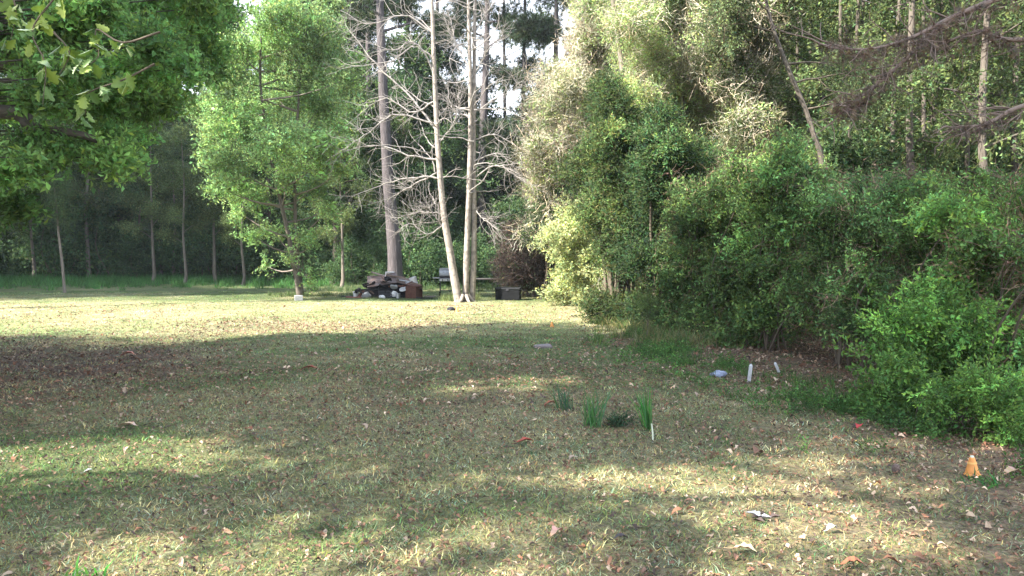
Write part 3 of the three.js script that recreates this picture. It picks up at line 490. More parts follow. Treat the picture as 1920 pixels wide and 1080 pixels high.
// vine covered trees, lit by the sun
function vineTree(label, d, px, list, seed, layers, trunks, dead) {
  const rng = RNG(seed), root = thing('vine_covered_tree', label, 'tree', GX(px, d)), cl = clumpsAt(root, d, list, rng, { jit: 0.8, deep: 1.3 }), tr = [];
  for (const [line, r] of trunks) tr.push(tube(spline([rel(root, line[0][0], line[0][1], d + 0.7).setY(-0.2), ...line.map(([x, y]) => rel(root, x, y, d + 0.7))], 16), taper(17, r, r * 0.4), 8, 0.05, rng));
  for (const g of tr) part('trunk', g, M.greyBark, root);
  for (const [name, kind, mat, n, size, cols] of layers) foliage(root, name, kind, mat, cl, n, size, cols, rng, { shell: 0.4, up: -0.1 });
  return root;
}
vineTree('tree draped in dry tan vines sloping down right of the sky gap', 27, 1060, [[1112, 15, 38], [1105, 90, 44], [1072, 160, 44], [1035, 215, 42], [1010, 285, 38], [1075, 255, 55], [1130, 190, 45], [1040, 320, 40], [1120, 320, 45], [1130, 50, 40], [1015, 350, 30], [1120, -60, 45], [1140, -140, 45]], 41,
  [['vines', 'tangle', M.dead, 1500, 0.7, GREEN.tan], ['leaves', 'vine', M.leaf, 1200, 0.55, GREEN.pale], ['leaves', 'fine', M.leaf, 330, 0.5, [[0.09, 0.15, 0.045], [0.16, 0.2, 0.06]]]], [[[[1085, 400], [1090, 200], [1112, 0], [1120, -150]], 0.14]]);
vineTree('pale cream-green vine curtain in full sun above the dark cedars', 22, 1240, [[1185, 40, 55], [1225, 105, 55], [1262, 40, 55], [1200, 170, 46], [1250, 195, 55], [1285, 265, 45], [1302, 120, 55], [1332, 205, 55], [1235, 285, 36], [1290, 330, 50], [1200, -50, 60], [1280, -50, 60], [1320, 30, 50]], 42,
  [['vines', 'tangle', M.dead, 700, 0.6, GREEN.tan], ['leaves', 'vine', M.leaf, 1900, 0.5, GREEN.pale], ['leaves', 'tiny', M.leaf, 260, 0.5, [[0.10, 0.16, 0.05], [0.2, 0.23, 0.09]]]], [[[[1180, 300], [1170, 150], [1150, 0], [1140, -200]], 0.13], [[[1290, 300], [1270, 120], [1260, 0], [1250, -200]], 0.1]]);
vineTree('vine hung trees with mixed green leaves right of the pale vine curtain', 20, 1400, [[1355, 40, 60], [1425, 60, 55], [1385, 150, 55], [1405, 240, 50], [1445, 180, 45], [1450, 300, 45], [1380, 300, 45], [1360, -60, 70], [1450, -40, 60], [1340, 120, 45]], 43,
  [['vines', 'tangle', M.dead, 500, 0.6, GREEN.tan], ['leaves', 'tiny', M.leaf, 1500, 0.5, [[0.08, 0.13, 0.045], [0.19, 0.22, 0.09]]], ['leaves', 'vine', M.leaf, 500, 0.45, GREEN.pale]], [[[[1400, 320], [1405, 180], [1390, 0], [1380, -200]], 0.12]]);
{ const rng = RNG(44), root = thing('leaning_tree', 'short dark leaning trunk showing between the vines near the top', 'tree', GX(1140, 30)); part('trunk', tube(spline([V(0, -0.2, 0), rel(root, 1135, 200, 30), rel(root, 1128, 100, 30), rel(root, 1112, 40, 30), rel(root, 1098, -60, 30), rel(root, 1085, -200, 30)], 16), taper(17, 0.2, 0.1), 9, 0.05, rng), M.darkBark, root); foliage(root, 'crown', 'fine', M.leaf, [[-1, 15, 0, 2.2, 1.6, 2]], 300, 0.7, GREEN.dark, rng); }

// bushes along the right, far to near
function bushAt(name, label, d, px, list, o) {
  const rng = RNG(o.seed * 7), at = GX(px, d), holder = { position: at };
  return bush(name, label, o.cat || 'bush', at, clumpsAt(holder, d, list, rng, { jit: o.jit ?? 0.35, deep: o.deep ?? 0.9, flat: o.flat, sub: o.sub ?? 4 }).concat((o.skirt || []).map(x => { const z = rel(holder, x, 600, d + rng.g() * 0.3 + 0.2), s = rng.r(0.3, 0.5); return [z.x, s * 0.8, z.z, s * 1.2, s, s, rng.r(0.7, 1.1)]; })), o);
}
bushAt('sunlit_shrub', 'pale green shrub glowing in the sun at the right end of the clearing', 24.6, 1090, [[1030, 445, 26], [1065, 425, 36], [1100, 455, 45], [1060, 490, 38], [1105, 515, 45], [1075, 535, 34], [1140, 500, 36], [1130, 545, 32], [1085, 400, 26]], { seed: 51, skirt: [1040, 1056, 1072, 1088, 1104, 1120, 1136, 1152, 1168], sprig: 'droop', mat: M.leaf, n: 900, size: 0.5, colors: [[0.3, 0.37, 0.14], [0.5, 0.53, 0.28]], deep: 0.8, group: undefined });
bushAt('shrub', 'dull olive shrub with bare twigs behind the sunlit shrub', 27.5, 1040, [[1020, 400, 30], [1050, 380, 34], [1080, 370, 36], [1000, 440, 24], [1120, 380, 36]], { seed: 52, sprig: 'tiny', n: 500, size: 0.55, colors: GREEN.wood, second: { sprig: 'tangle', n: 200, size: 0.7, colors: GREEN.tan } });
bushAt('dry_shrub', 'dry brown twiggy shrub between the sunlit shrub and the dark bushes', 20, 1200, [[1180, 510, 30], [1205, 540, 32], [1190, 565, 28], [1160, 560, 22], [1225, 500, 26], [1235, 575, 26]], { seed: 53, skirt: [1160, 1175, 1190, 1205, 1220, 1235], sprig: 'vine', n: 300, size: 0.4, colors: GREEN.pale, second: { sprig: 'tangle', n: 420, size: 0.5, colors: GREEN.tan } });
bushAt('brown_brush', 'dark reddish brown brush heap in the shade behind the black box', 30, 990, [[960, 505, 26], [990, 510, 30], [1015, 490, 30], [985, 470, 26], [1010, 440, 26], [960, 450, 24]], { seed: 54, cat: 'brush', sprig: 'tiny', n: 90, size: 0.5, colors: GREEN.wood, second: { sprig: 'tangle', n: 700, size: 0.7, colors: [[0.045, 0.03, 0.026], [0.08, 0.055, 0.045]] } });
bushAt('cedar_tree', 'dark green cedar with a pointed top in front of the pale vines', 18, 1170, [[1148, 165, 24], [1150, 200, 34], [1140, 250, 45], [1185, 262, 40], [1120, 315, 48], [1175, 330, 55], [1125, 390, 45], [1180, 400, 50], [1160, 450, 42], [1145, 225, 36]], { seed: 55, skirt: [1120, 1138, 1156, 1174, 1192, 1210, 1228], cat: 'tree', sprig: 'cedar', mat: M.needle, n: 1700, size: 0.36, colors: [[0.05, 0.08, 0.028], [0.10, 0.13, 0.042]], stems: 1, sr: 0.06, fo: { up: 0.6 } });
bushAt('cedar_tree', 'rounder dark cedar standing right of the pointed one', 16.5, 1250, [[1245, 225, 24], [1240, 275, 42], [1285, 300, 45], [1225, 340, 48], [1275, 375, 55], [1235, 430, 52], [1290, 450, 48], [1215, 480, 36], [1260, 520, 36]], { seed: 56, skirt: [1215, 1233, 1251, 1269, 1287, 1305], cat: 'tree', sprig: 'cedar', mat: M.needle, n: 1300, size: 0.42, colors: [[0.035, 0.065, 0.026], [0.07, 0.11, 0.035]], stems: 1, sr: 0.06, fo: { up: 0.5 } });
const along = (px, tab) => { for (let i = 1; i < tab.length; i++) if (px <= tab[i][0]) return mix(tab[i - 1][1], tab[i][1], Math.max(0, (px - tab[i - 1][0]) / (tab[i][0] - tab[i - 1][0]))); return tab[tab.length - 1][1]; };
const HD = [[1270, 15.5], [1450, 12.8], [1600, 10.8], [1770, 9.3], [1900, 7.9], [2000, 7.2]], HT = [[1270, 330], [1330, 290], [1400, 300], [1440, 258], [1500, 285], [1560, 330], [1660, 335], [1760, 350], [1850, 335], [2000, 330]];
function hedge(x0, x1, label, seed, n, colors, o = {}) { // one bush of the hedge: clumps between its own left and right edge
  const rng = RNG(seed), mid = (x0 + x1) / 2, at = GX(mid, along(mid, HD)), cl = [];
  for (let i = 0; i < 64; i++) {
    const px = rng.r(x0 - 12, x1 + 12), d = along(px, HD) + rng.g() * 0.25, top = along(px, HT), base = 480 + 2300 / d - 4, low = px > 1430 && px < 1705 ? Math.min(base, 614) : base;
    const py = mix(top, low, Math.pow(rng(), 0.9)), k = rng(), R = rng.r(17, 44) * d / FPX * (py < top + 50 ? 0.75 : 1), q = P(px, py, d + rng.r(-0.1, 0.5)).sub(at);
    cl.push([q.x, Math.max(q.y, R * 0.5), q.z, R * rng.r(0.9, 1.4), R * rng.r(0.6, 0.9), R, k < 0.25 ? rng.r(1.3, 1.9) : rng.r(0.65, 1.1), i % 5 ? 1 : 0]);
    if (i % 2) { const z = P(px + 10, Math.max(py - 5, top + 25), d + rng.r(0.9, 1.7)).sub(at); cl.push([z.x, Math.max(z.y, R), z.z, R * 1.6, R * 1.3, R * 1.4, 0.8, 1]); }
  }
  const root = bush('bush', label, 'bush', at, cl, { seed, sprig: 'fine', n: Math.round(n * 0.75), size: o.size || 0.36, colors, sr: 0.02, group: undefined, second: { sprig: 'tangle', n: o.twigs || 30, size: 0.4, colors: GREEN.dead } });
  foliage(root, 'foliage', o.kind2 || 'broad', M.leaf, cl, Math.round(n * 0.4), (o.size || 0.36) * 0.8, colors, rng, { shell: 0.35, up: 0.1 });
  return root;
}
hedge(1278, 1400, 'dark leafy bush beside the round cedar at the left end of the hedge', 57, 1500, [[0.075, 0.155, 0.05], [0.21, 0.32, 0.095]], { size: 0.42 });
hedge(1400, 1530, 'tall bright-topped bush under the leaning thin trunk', 58, 1600, [[0.085, 0.185, 0.056], [0.26, 0.40, 0.115]], { size: 0.38 });
hedge(1530, 1690, 'broad bluish green bush over the shaded hollow in the middle of the hedge', 59, 1500, [[0.09, 0.19, 0.068], [0.25, 0.40, 0.13]], { size: 0.33, kind2: 'tiny' });
hedge(1690, 1840, 'mid green bush rising behind the drooping fresh green shrub', 60, 1600, [[0.105, 0.23, 0.066], [0.29, 0.46, 0.125]], { size: 0.31 });
hedge(1840, 1990, 'tall bush filling the right edge of the picture', 61, 1200, [[0.085, 0.185, 0.055], [0.23, 0.38, 0.105]], { size: 0.27, twigs: 160 });
bushAt('drooping_shrub', 'fresh light green shrub with drooping sprays at the right', 7.9, 1740, [[1690, 600, 36], [1745, 590, 44], [1800, 605, 48], [1650, 640, 22], [1720, 650, 32], [1780, 660, 36], [1840, 640, 44], [1700, 680, 18], [1815, 710, 30], [1740, 560, 40], [1640, 628, 14], [1668, 622, 18], [1860, 700, 26], [1895, 660, 30], [1770, 720, 18]], { flat: 0.5, sub: 3, seed: 62, skirt: [1690, 1720, 1750, 1780, 1810, 1840], sprig: 'droop', n: 620, size: 0.3, colors: GREEN.fresh, deep: 0.5, jit: 0.25, fo: { up: -0.2 } });
bushAt('low_shrub', 'low light green sprays in front of the hollow, lower right', 6.7, 1850, [[1750, 745, 18], [1800, 752, 24], [1860, 765, 32], [1905, 745, 36], [1920, 820, 34], [1880, 815, 24], [1840, 720, 24]], { seed: 63, sprig: 'droop', n: 260, size: 0.24, colors: GREEN.fresh, deep: 0.3, jit: 0.15, stems: 1, sr: 0.012, fo: { up: 0.1 } });
// thin sapling at the foot of the dark bushes
{ const rng = RNG(64), b = G(1213, 640), root = thing('sapling', 'dark wispy sapling on the grass left of the dark bushes', 'sapling', b), out = [], tips = []; branch(V(0, -0.03, 0), V(0.15, 1, 0), 0.75, 0.012, 1, rng, out, tips, { kink: 0.12, up: 0.1, seg: 0.1, min: 0.003 }); part('stem', out, M.twig, root); foliage(root, 'leaves', 'tiny', M.leaf, tips.map(t => [t.x, t.y, t.z, 0.1, 0.1, 0.1]), 16, 0.22, GREEN.hedge, rng); }
// slender sapling on the left lawn
{ const b = G(122, 551), rng = RNG(65), d = -b.z, root = thing('sapling', 'slender leaning sapling alone on the grass at the far left', 'sapling', b); part('trunk', tube(spline([V(0, -0.1, 0), rel(root, 116, 490, d), rel(root, 110, 440, d), rel(root, 106, 390, d), rel(root, 100, 340, d)], 12), taper(13, 0.07, 0.025), 6, 0.05, rng), M.greyBark, root); foliage(root, 'leaves', 'fine', M.leaf, [[-0.3, 4.4, 0, 0.8, 0.9, 0.8], [0, 3.2, 0, 0.5, 0.5, 0.5]], 70, 0.5, GREEN.wood, rng); }
// leaning thin trunk over the hedge
{ const d = 13.6, root = thing('leaning_tree', 'thin pale trunk leaning left above the middle of the hedge', 'tree', GX(1575, d)), rng = RNG(66), out = [], tips = []; part('trunk', tube(spline([V(0, -0.1, 0), rel(root, 1545, 330, d), rel(root, 1528, 260, d), rel(root, 1508, 200, d), rel(root, 1470, 110, d), rel(root, 1440, 20, d), rel(root, 1425, -80, d)], 20), taper(21, 0.058, 0.025), 8, 0.05, rng), M.brownBark, root);
  for (const [x, y] of [[1490, 155], [1475, 120], [1450, 60], [1510, 205], [1440, 20], [1428, -40]]) branch(rel(root, x, y, d), V(rng.g(), 0.1, rng.g() * 0.6), rng.r(0.8, 1.5), 0.018, 1, rng, out, tips, { kink: 0.2, seg: 0.2 });
  part('limbs', out, M.twig, root).userData.kind = 'stuff'; foliage(root, 'leaves', 'tiny', M.leaf, tips.map(t => [t.x, t.y, t.z, 0.4, 0.3, 0.4]), 90, 0.45, [[0.08, 0.13, 0.05], [0.15, 0.2, 0.08]], rng); }
// pine at the right edge with dead boughs reaching in
{ const d = 9, at = V(6.6, gh(6.6, -9), -9), rng = RNG(67), root = thing('dead_bough_pine', 'pine at the right edge whose dead brown boughs reach in above the hedge', 'tree', at);
  part('trunk', tube(spline([V(0, -0.2, 0), V(0.05, 3, 0), V(0.1, 7, 0.1), V(0, 13, 0)], 16), taper(17, 0.2, 0.06, 0.3), 10, 0.05, rng), M.pineBark, root);
  const bs = [[[2010, -30], [1900, -10], [1800, 25], [1710, 70], [1630, 92], [1555, 88]], [[1850, 5], [1770, 45], [1715, 95], [1660, 145], [1610, 185], [1578, 205]], [[2000, 175], [1900, 205], [1850, 232], [1790, 238]], [[2000, 60], [1900, 75], [1830, 60], [1750, 90]]];
  bs.forEach((b, bi) => { const pts = spline(b.map(([x, y], k) => rel(root, x, y, d - 0.15 * k + bi * 0.2)), 18), out = [tube(pts, taper(19, 0.034, 0.008), 6)], cl = [];
    pts.forEach((p, k) => { if (k > 3) { branch(p, pts[Math.min(18, k + 1)].clone().sub(pts[k - 1]).normalize().add(rng.dir().multiplyScalar(0.7)), rng.r(0.25, 0.65), 0.011, 1, rng, out, null, { kink: 0.25, seg: 0.1, min: 0.003 }); branch(p, V(rng.g() * 0.5, -0.6, rng.g() * 0.5), rng.r(0.15, 0.4), 0.007, 1, rng, out, null, { kink: 0.3, seg: 0.08, min: 0.0025 }); cl.push([p.x, p.y - 0.06, p.z, 0.16, 0.1, 0.16]); } });
    const o = part('dead_bough', out, M.deadTwig, root); foliage(o, 'dead_needles', 'deadPine', M.dead, cl, bi < 2 ? 80 : 36, 0.17, [[0.09, 0.068, 0.05], [0.2, 0.155, 0.115]], rng, { up: -0.5 }); });
  foliage(root, 'crown', 'pine', M.needle, [[0, 9, 0, 2, 1, 2], [0.3, 11, 0.2, 1.6, 1, 1.6], [-0.5, 12.5, 0, 1.2, 1, 1.2]], 260, 0.6, GREEN.pine, rng); }

// ---- the woods: one of each kind built, the rest copied
const kinds = {
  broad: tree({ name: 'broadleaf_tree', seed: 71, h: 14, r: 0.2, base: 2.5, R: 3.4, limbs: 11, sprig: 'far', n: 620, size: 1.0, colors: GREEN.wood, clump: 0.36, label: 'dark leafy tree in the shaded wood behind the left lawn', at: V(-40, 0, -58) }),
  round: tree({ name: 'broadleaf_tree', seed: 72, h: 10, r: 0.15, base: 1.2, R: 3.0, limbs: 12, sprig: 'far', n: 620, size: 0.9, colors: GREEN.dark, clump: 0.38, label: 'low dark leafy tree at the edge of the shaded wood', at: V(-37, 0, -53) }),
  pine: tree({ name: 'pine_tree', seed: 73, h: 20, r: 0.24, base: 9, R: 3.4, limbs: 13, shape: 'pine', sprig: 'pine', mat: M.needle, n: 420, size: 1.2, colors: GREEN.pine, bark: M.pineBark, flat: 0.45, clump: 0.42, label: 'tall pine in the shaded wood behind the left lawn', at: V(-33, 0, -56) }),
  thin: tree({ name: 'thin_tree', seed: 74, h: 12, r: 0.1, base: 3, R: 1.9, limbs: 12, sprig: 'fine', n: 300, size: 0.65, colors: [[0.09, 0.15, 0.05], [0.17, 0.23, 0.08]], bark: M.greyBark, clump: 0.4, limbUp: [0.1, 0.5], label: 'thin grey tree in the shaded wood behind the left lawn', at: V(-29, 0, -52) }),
  pole: tree({ name: 'thin_tree', seed: 75, h: 14, r: 0.075, base: 3.2, R: 1.7, limbs: 13, sprig: 'fine', n: 140, size: 0.55, colors: [[0.09, 0.15, 0.05], [0.17, 0.23, 0.08]], bark: M.brownBark, clump: 0.4, limbUp: [0.1, 0.5], label: 'thin', at: V(12, 0, -20) }),
};
{
  const rng = RNG(81), used = {};
  const put = (kind, x, z, s, label, group) => { const sc = V(s * rng.r(0.9, 1.1), s, s * rng.r(0.9, 1.1)), src = kinds[kind]; if (!used[kind]) { used[kind] = 1; src.position.set(x, gh(x, z), z); src.scale.copy(sc); src.rotation.y = rng() * 6.28; src.userData.label = label; src.userData.group = group; return src; } return copyOf(src, V(x, gh(x, z), z), rng() * 6.28, sc, label, group); };
  // behind the left lawn
  const word = { broad: 'dark leafy tree', round: 'low dark leafy tree', pine: 'tall pine', thin: 'thin grey-stemmed tree' };
  for (let x = -46; x < -9; x += 2.1) for (const row of [0, 1, 2]) { const k = row === 0 ? rng.pick(['round', 'thin', 'round', 'broad']) : rng.pick(['broad', 'pine', 'broad', 'thin']); put(k, x + rng.g() * 0.8, -(53 + row * 4.5 + rng.g() * 1 - (x > -16 ? 6 : 0)), rng.r(0.85, 1.25), `${word[k]} in the shaded wood behind the left lawn`, `${word[k]}s behind the left lawn`); }
  // shading wood along the left, out of the frame but for its tips
  for (let i = 0; i < 16; i++) { const k = rng.pick(['broad', 'pine', 'broad']); put(k, rng.r(-40, -28.5), -mix(22, 46, i / 15), rng.r(1.05, 1.4), `${word[k]} at the left border of the lawn`, `${word[k]}s at the left border`); }
  // behind the junk pile and the bare tree
  for (let i = 0; i < 12; i++) { const x = mix(-13, -5, i / 11) + rng.g() * 0.5, k = rng.pick(['broad', 'round', 'thin', 'broad']); put(k, x, -rng.r(42, 54), rng.r(0.8, 1.1), `${word[k]} in the wood behind the junk pile`, `${word[k]}s behind the junk pile`); }
  for (let i = 0; i < 9; i++) { const x = mix(-5, 3.5, i / 8), k = 'round'; put(k, x, -rng.r(46, 58), (i === 4 || i === 5 ? 0.85 : 1.15) * rng.r(0.9, 1.1), 'low dark leafy tree under the bright sky gap', 'low dark leafy trees under the sky gap'); }
  for (const [px, d, sc2] of [[790, 60, 1.35], [835, 56, 1.2], [860, 63, 1.3], [740, 62, 1.4], [1010, 60, 1.2], [1060, 55, 1.3]]) { const p = GX(px, d); put('thin', p.x, p.z, sc2, 'thin grey-stemmed tree seen against the sky behind the bare tree', 'thin trees behind the bare tree'); }
  const nthL = ['first', 'second', 'third', 'fourth', 'fifth', 'sixth', 'seventh', 'eighth']; let li = 0;
  for (const [px, z] of [[60, 50], [168, 50], [190, 52], [330, 51]]) { const p = GX(px, z); put('thin', p.x, p.z, rng.r(0.9, 1.2), `${nthL[li++]} thin grey trunk from the left at the front of the shaded left wood`, 'thin trunks at the front of the left wood'); }
  for (const [px, d, sc2, w] of [[285, 44, 0.85, 'first'], [345, 43, 0.75, 'second'], [405, 45, 0.9, 'third'], [455, 42, 0.7, 'fourth'], [640, 40, 0.75, 'fifth']]) { const p = GX(px, d); put('thin', p.x, p.z, sc2, `${w} green young tree from the left near the light green tree`, 'young trees at the edge of the wood'); }
  // right wood
  for (let i = 0; i < 24; i++) { const k = rng.pick(['broad', 'pine', 'thin', 'thin']); const d = rng.r(32, 48), x = rng.r(0.11, 0.75) * d; put(k, x, -d, rng.r(0.9, 1.25), `${word[k]} deep in the wood behind the vines and hedge`, `${word[k]}s behind the vines and hedge`); }
  const spots = [[1450, 22, 1.5], [1492, 24, 1.1], [1525, 23, 1.3], [1565, 19, 0.9], [1610, 24, 1.2], [1640, 20, 1.1], [1675, 16, 0.95], [1707, 15, 1.05], [1735, 22, 1.2], [1762, 18, 1.1], [1795, 23, 1.3], [1822, 17, 0.9], [1852, 14, 1.0], [1876, 19, 1.2], [1908, 16.5, 1.1], [1660, 28, 1.3], [1710, 29, 1.2], [1780, 28, 1.3], [1540, 29, 1.2], [1870, 27, 1.3], [1945, 16, 1.2], [1600, 17, 0.9], [1695, 18, 1.0], [1725, 16, 0.8], [1750, 25, 1.2], [1885, 24, 1.2], [1835, 21, 1.1], [1580, 23, 1.1], [1510, 27, 1.2], [1475, 28, 1.2]];
  const nth = ['first', 'second', 'third', 'fourth', 'fifth', 'sixth', 'seventh', 'eighth', 'ninth', 'tenth', 'eleventh', 'twelfth', 'thirteenth', 'fourteenth', 'fifteenth', 'sixteenth', 'seventeenth', 'eighteenth', 'nineteenth', 'twentieth', 'twenty-first', 'twenty-second', 'twenty-third', 'twenty-fourth', 'twenty-fifth', 'twenty-sixth', 'twenty-seventh', 'twenty-eighth', 'twenty-ninth', 'thirtieth']; let ti = 0; spots.sort((a, b) => a[0] - b[0]);
  for (const [px, d, s] of spots) { const p = GX(px, d); put('pole', p.x, p.z, s, `${nth[ti]} thin grey-stemmed tree from the left in the wood just behind the hedge`, 'thin trees just behind the hedge'); ti++; }
  // undergrowth
  const ug = bush('undergrowth_bush', 'dark bush in the shade at the foot of the left wood', 'bush', V(-30, 0, -50), [[0, 0.9, 0, 1.1, 0.9, 1], [0.9, 0.7, 0.2, 0.9, 0.7, 0.8], [-0.8, 1.3, 0.1, 0.9, 0.9, 0.9], [0.2, 2.0, -0.2, 0.8, 0.8, 0.8]], { seed: 82, sprig: 'far', n: 150, size: 0.7, colors: [[0.05, 0.11, 0.042], [0.11, 0.19, 0.065]], group: 'bushes at the foot of the left wood' });
  const ug2 = bush('wood_bush', 'shaded bush in the wood behind the hedge', 'bush', V(10, 0, -20), [[0, 0.9, 0, 1.1, 0.9, 1], [0.9, 0.7, 0.2, 0.9, 0.7, 0.8], [-0.8, 1.3, 0.1, 0.9, 0.9, 0.9], [0.2, 2.0, -0.2, 0.8, 0.8, 0.8], [-0.2, 2.6, 0.1, 0.5, 0.6, 0.5]], { seed: 83, sprig: 'fine', n: 300, size: 0.55, colors: GREEN.wood, group: 'bushes in the wood behind the hedge' });
  let first = true; const putUg = (x, z, s, label, group) => { if (first) { first = false; ug.position.set(x, gh(x, z), z); ug.scale.setScalar(s); ug.userData.label = label; ug.userData.group = group; } else copyOf(ug, V(x, gh(x, z), z), rng() * 6.28, s, label, group); };
  for (let x = -38; x < -9; x += 1.9) { const z = x > -14 ? -46 : -51.5; if (rng() < 0.85) putUg(x + rng.g() * 0.6, z + rng.g() * 0.8, rng.r(0.9, 2.1), 'dark bush in the shade at the foot of the left wood', 'bushes at the foot of the left wood'); putUg(x, z - 4, rng.r(1.2, 1.9), 'dark bush in the shade at the foot of the left wood', 'bushes at the foot of the left wood'); }
  for (let x = -9; x < 5; x += 1.5) { putUg(x + rng.g() * 0.5, -rng.r(38, 43), rng.r(0.7, 1.2), 'dark bush behind the junk pile and bare tree', 'bushes behind the junk pile'); putUg(x, -rng.r(45, 48), rng.r(1.2, 1.7), 'dark bush behind the junk pile and bare tree', 'bushes behind the junk pile'); }
  for (let i = 0; i < 30; i++) { const d = rng.r(15, 28), x = mix(0.34, 0.7, rng()) * d + 0.6; { const p = V(x, gh(x, -d), -d), s = rng.r(0.9, 1.5); if (i) copyOf(ug2, p, rng() * 6.28, s); else { ug2.position.copy(p); ug2.scale.setScalar(s); } }; }
  for (let i = 0; i < 12; i++) { const d = rng.r(29, 36), x = mix(0.06, 0.34, rng()) * d; putUg(x, -d, rng.r(1.0, 1.6), 'bush in the wood behind the vine covered trees', 'bushes behind the vine covered trees'); }
  // trees out of the frame on the left whose crowns dapple the lawn
  const shadeTree = (x, z, h, R, n, seed, label) => tree({ name: 'shade_tree', seed, h, r: 0.3, base: h * 0.35, R, limbs: 14, sprig: 'broad', n, size: 0.9, colors: GREEN.oak, clump: 0.33, at: V(x, gh(x, z), z), label, fo: { keep: p => { const w = p.clone().add(V(x, 0, z)); return !lightGaps.some(([c, r]) => gap(w, c, r)); } } });
  shadeTree(-17, -3, 18, 6, 3200, 91, 'large broad-leaved tree beyond the left edge of the picture');
  shadeTree(-9, -1.2, 18, 5.6, 2000, 92, 'broad-leaved tree on the left, level with the viewer');
  shadeTree(-9.5, 6.5, 13, 4.4, 700, 93, 'broad-leaved tree on the left, just behind the viewer');
}
{ tree({ name: 'added_shade_pine', seed: 96, h: 18, r: 0.22, base: 11.5, R: 2.6, limbs: 12, shape: 'pine', sprig: 'pine', mat: M.needle, n: 420, size: 1.0, colors: GREEN.pine, bark: M.pineBark, flat: 0.5, clump: 0.42, at: V(-17.6, 0, -22.6), label: 'added tall pine out of view at the left, shading the junk pile' }); }  // unseen pine, added so its crown shades the junk pile
// the wood beyond, one mass
{
  const rng = RNG(95), ms = [];
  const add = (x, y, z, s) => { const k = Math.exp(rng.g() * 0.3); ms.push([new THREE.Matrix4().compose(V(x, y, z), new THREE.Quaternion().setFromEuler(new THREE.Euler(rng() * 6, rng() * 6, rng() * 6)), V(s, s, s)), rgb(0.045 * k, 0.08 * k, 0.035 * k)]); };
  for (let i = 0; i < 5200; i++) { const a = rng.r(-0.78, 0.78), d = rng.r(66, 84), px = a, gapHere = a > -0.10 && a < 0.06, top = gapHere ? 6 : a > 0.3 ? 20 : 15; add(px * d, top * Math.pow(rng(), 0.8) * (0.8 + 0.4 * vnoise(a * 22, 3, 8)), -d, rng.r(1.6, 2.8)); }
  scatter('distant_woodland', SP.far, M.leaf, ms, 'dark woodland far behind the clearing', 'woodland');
}
// ---------------------------------------------------------------- things lying about
const std = (r, g, b, rough = 0.7, o = {}) => new THREE.MeshStandardMaterial({ color: rgb(r, g, b), roughness: rough, ...o });
const grime = tex(128, 128, (i, j) => { const a = vnoise(i / 16, j / 16, 71, 8), b = vnoise(i / 5, j / 5, 72, 0), k = 0.6 + 0.35 * a + 0.2 * b; return [k, k, k]; });
const rustMap = tex(128, 128, (i, j) => { const a = vnoise(i / 13, j / 13, 73, 0), b = vnoise(i / 4, j / 4, 74, 32), k = 0.55 + 0.5 * a * b + 0.2 * b; return [k, k * (0.75 + 0.25 * a), k * (0.65 + 0.3 * a)]; });
const dull = (r, g, b, rough) => new THREE.MeshPhysicalMaterial({ color: rgb(r, g, b), roughness: rough, specularIntensity: 0.2, map: grime });
const O = {
  black: dull(0.012, 0.0125, 0.014, 0.7), blackTop: dull(0.03, 0.031, 0.034, 0.6), grey: std(0.30, 0.31, 0.33, 0.55, { map: grime }), darkGrey: dull(0.05, 0.05, 0.058, 0.6),
  white: std(0.66, 0.66, 0.69, 0.5, { map: grime }), rust: std(0.10, 0.042, 0.03, 0.85, { map: rustMap }), charred: dull(0.022, 0.021, 0.024, 0.8), sheet: std(0.13, 0.105, 0.108, 0.6, { map: rustMap }),
  wood: std(0.72, 0.58, 0.46, 0.75, { map: grime }), oldWood: std(0.17, 0.12, 0.10, 0.85, { map: grime }), concrete: std(0.42, 0.42, 0.42, 0.95, { map: grime }), orange: std(0.85, 0.34, 0.085, 0.55, { map: grime }), red: std(0.2, 0.075, 0.055, 0.7), metal: std(0.35, 0.36, 0.38, 0.35, { metalness: 0.7 }), blue: std(0.30, 0.34, 0.46, 0.6, { map: grime }), stone: std(0.22, 0.185, 0.18, 0.95, { map: grime }), bone: std(0.6, 0.64, 0.5, 0.7),
};
const at3 = (g, x, y, z, rx = 0, ry = 0, rz = 0) => { g.rotateX(rx); g.rotateY(ry); g.rotateZ(rz); g.translate(x, y, z); return g; };
const rbox = (w, h, d, r = 0.01) => new RoundedBoxGeometry(w, h, d, 2, Math.min(r, w / 2.2, h / 2.2, d / 2.2));
const cyl = (r0, r1, h, n = 14) => new THREE.CylinderGeometry(r0, r1, h, n);
function rough(g, amt, f, seed) { // uneven outline
  const p = g.attributes.position; for (let i = 0; i < p.count; i++) { const x = p.getX(i), y = p.getY(i), z = p.getZ(i); const k = vnoise(x * f + 5.3 + y * f * 0.7, z * f + 9.1 - y * f * 0.9, seed) - 0.5; p.setXYZ(i, x + k * amt, y + (vnoise(z * f + 2, x * f + y * f, seed + 1) - 0.5) * amt, z + (vnoise(y * f + x * f, z * f + 3, seed + 2) - 0.5) * amt); } g.computeVertexNormals(); return g;
}
// crumpled thin sheet
function sheetGeo(w, d, amt, f, seed, thick = 0.012) { const g = new THREE.BoxGeometry(w, thick, d, 14, 1, 10), p = g.attributes.position; for (let i = 0; i < p.count; i++) { const x = p.getX(i), z = p.getZ(i); p.setY(i, p.getY(i) + amt * (fbm(x * f + 4, z * f + 7, seed, 3) - 0.5) * 2); p.setX(i, x + 0.25 * amt * (vnoise(z * f * 2, 1, seed) - 0.5)); } g.computeVertexNormals(); return g; }

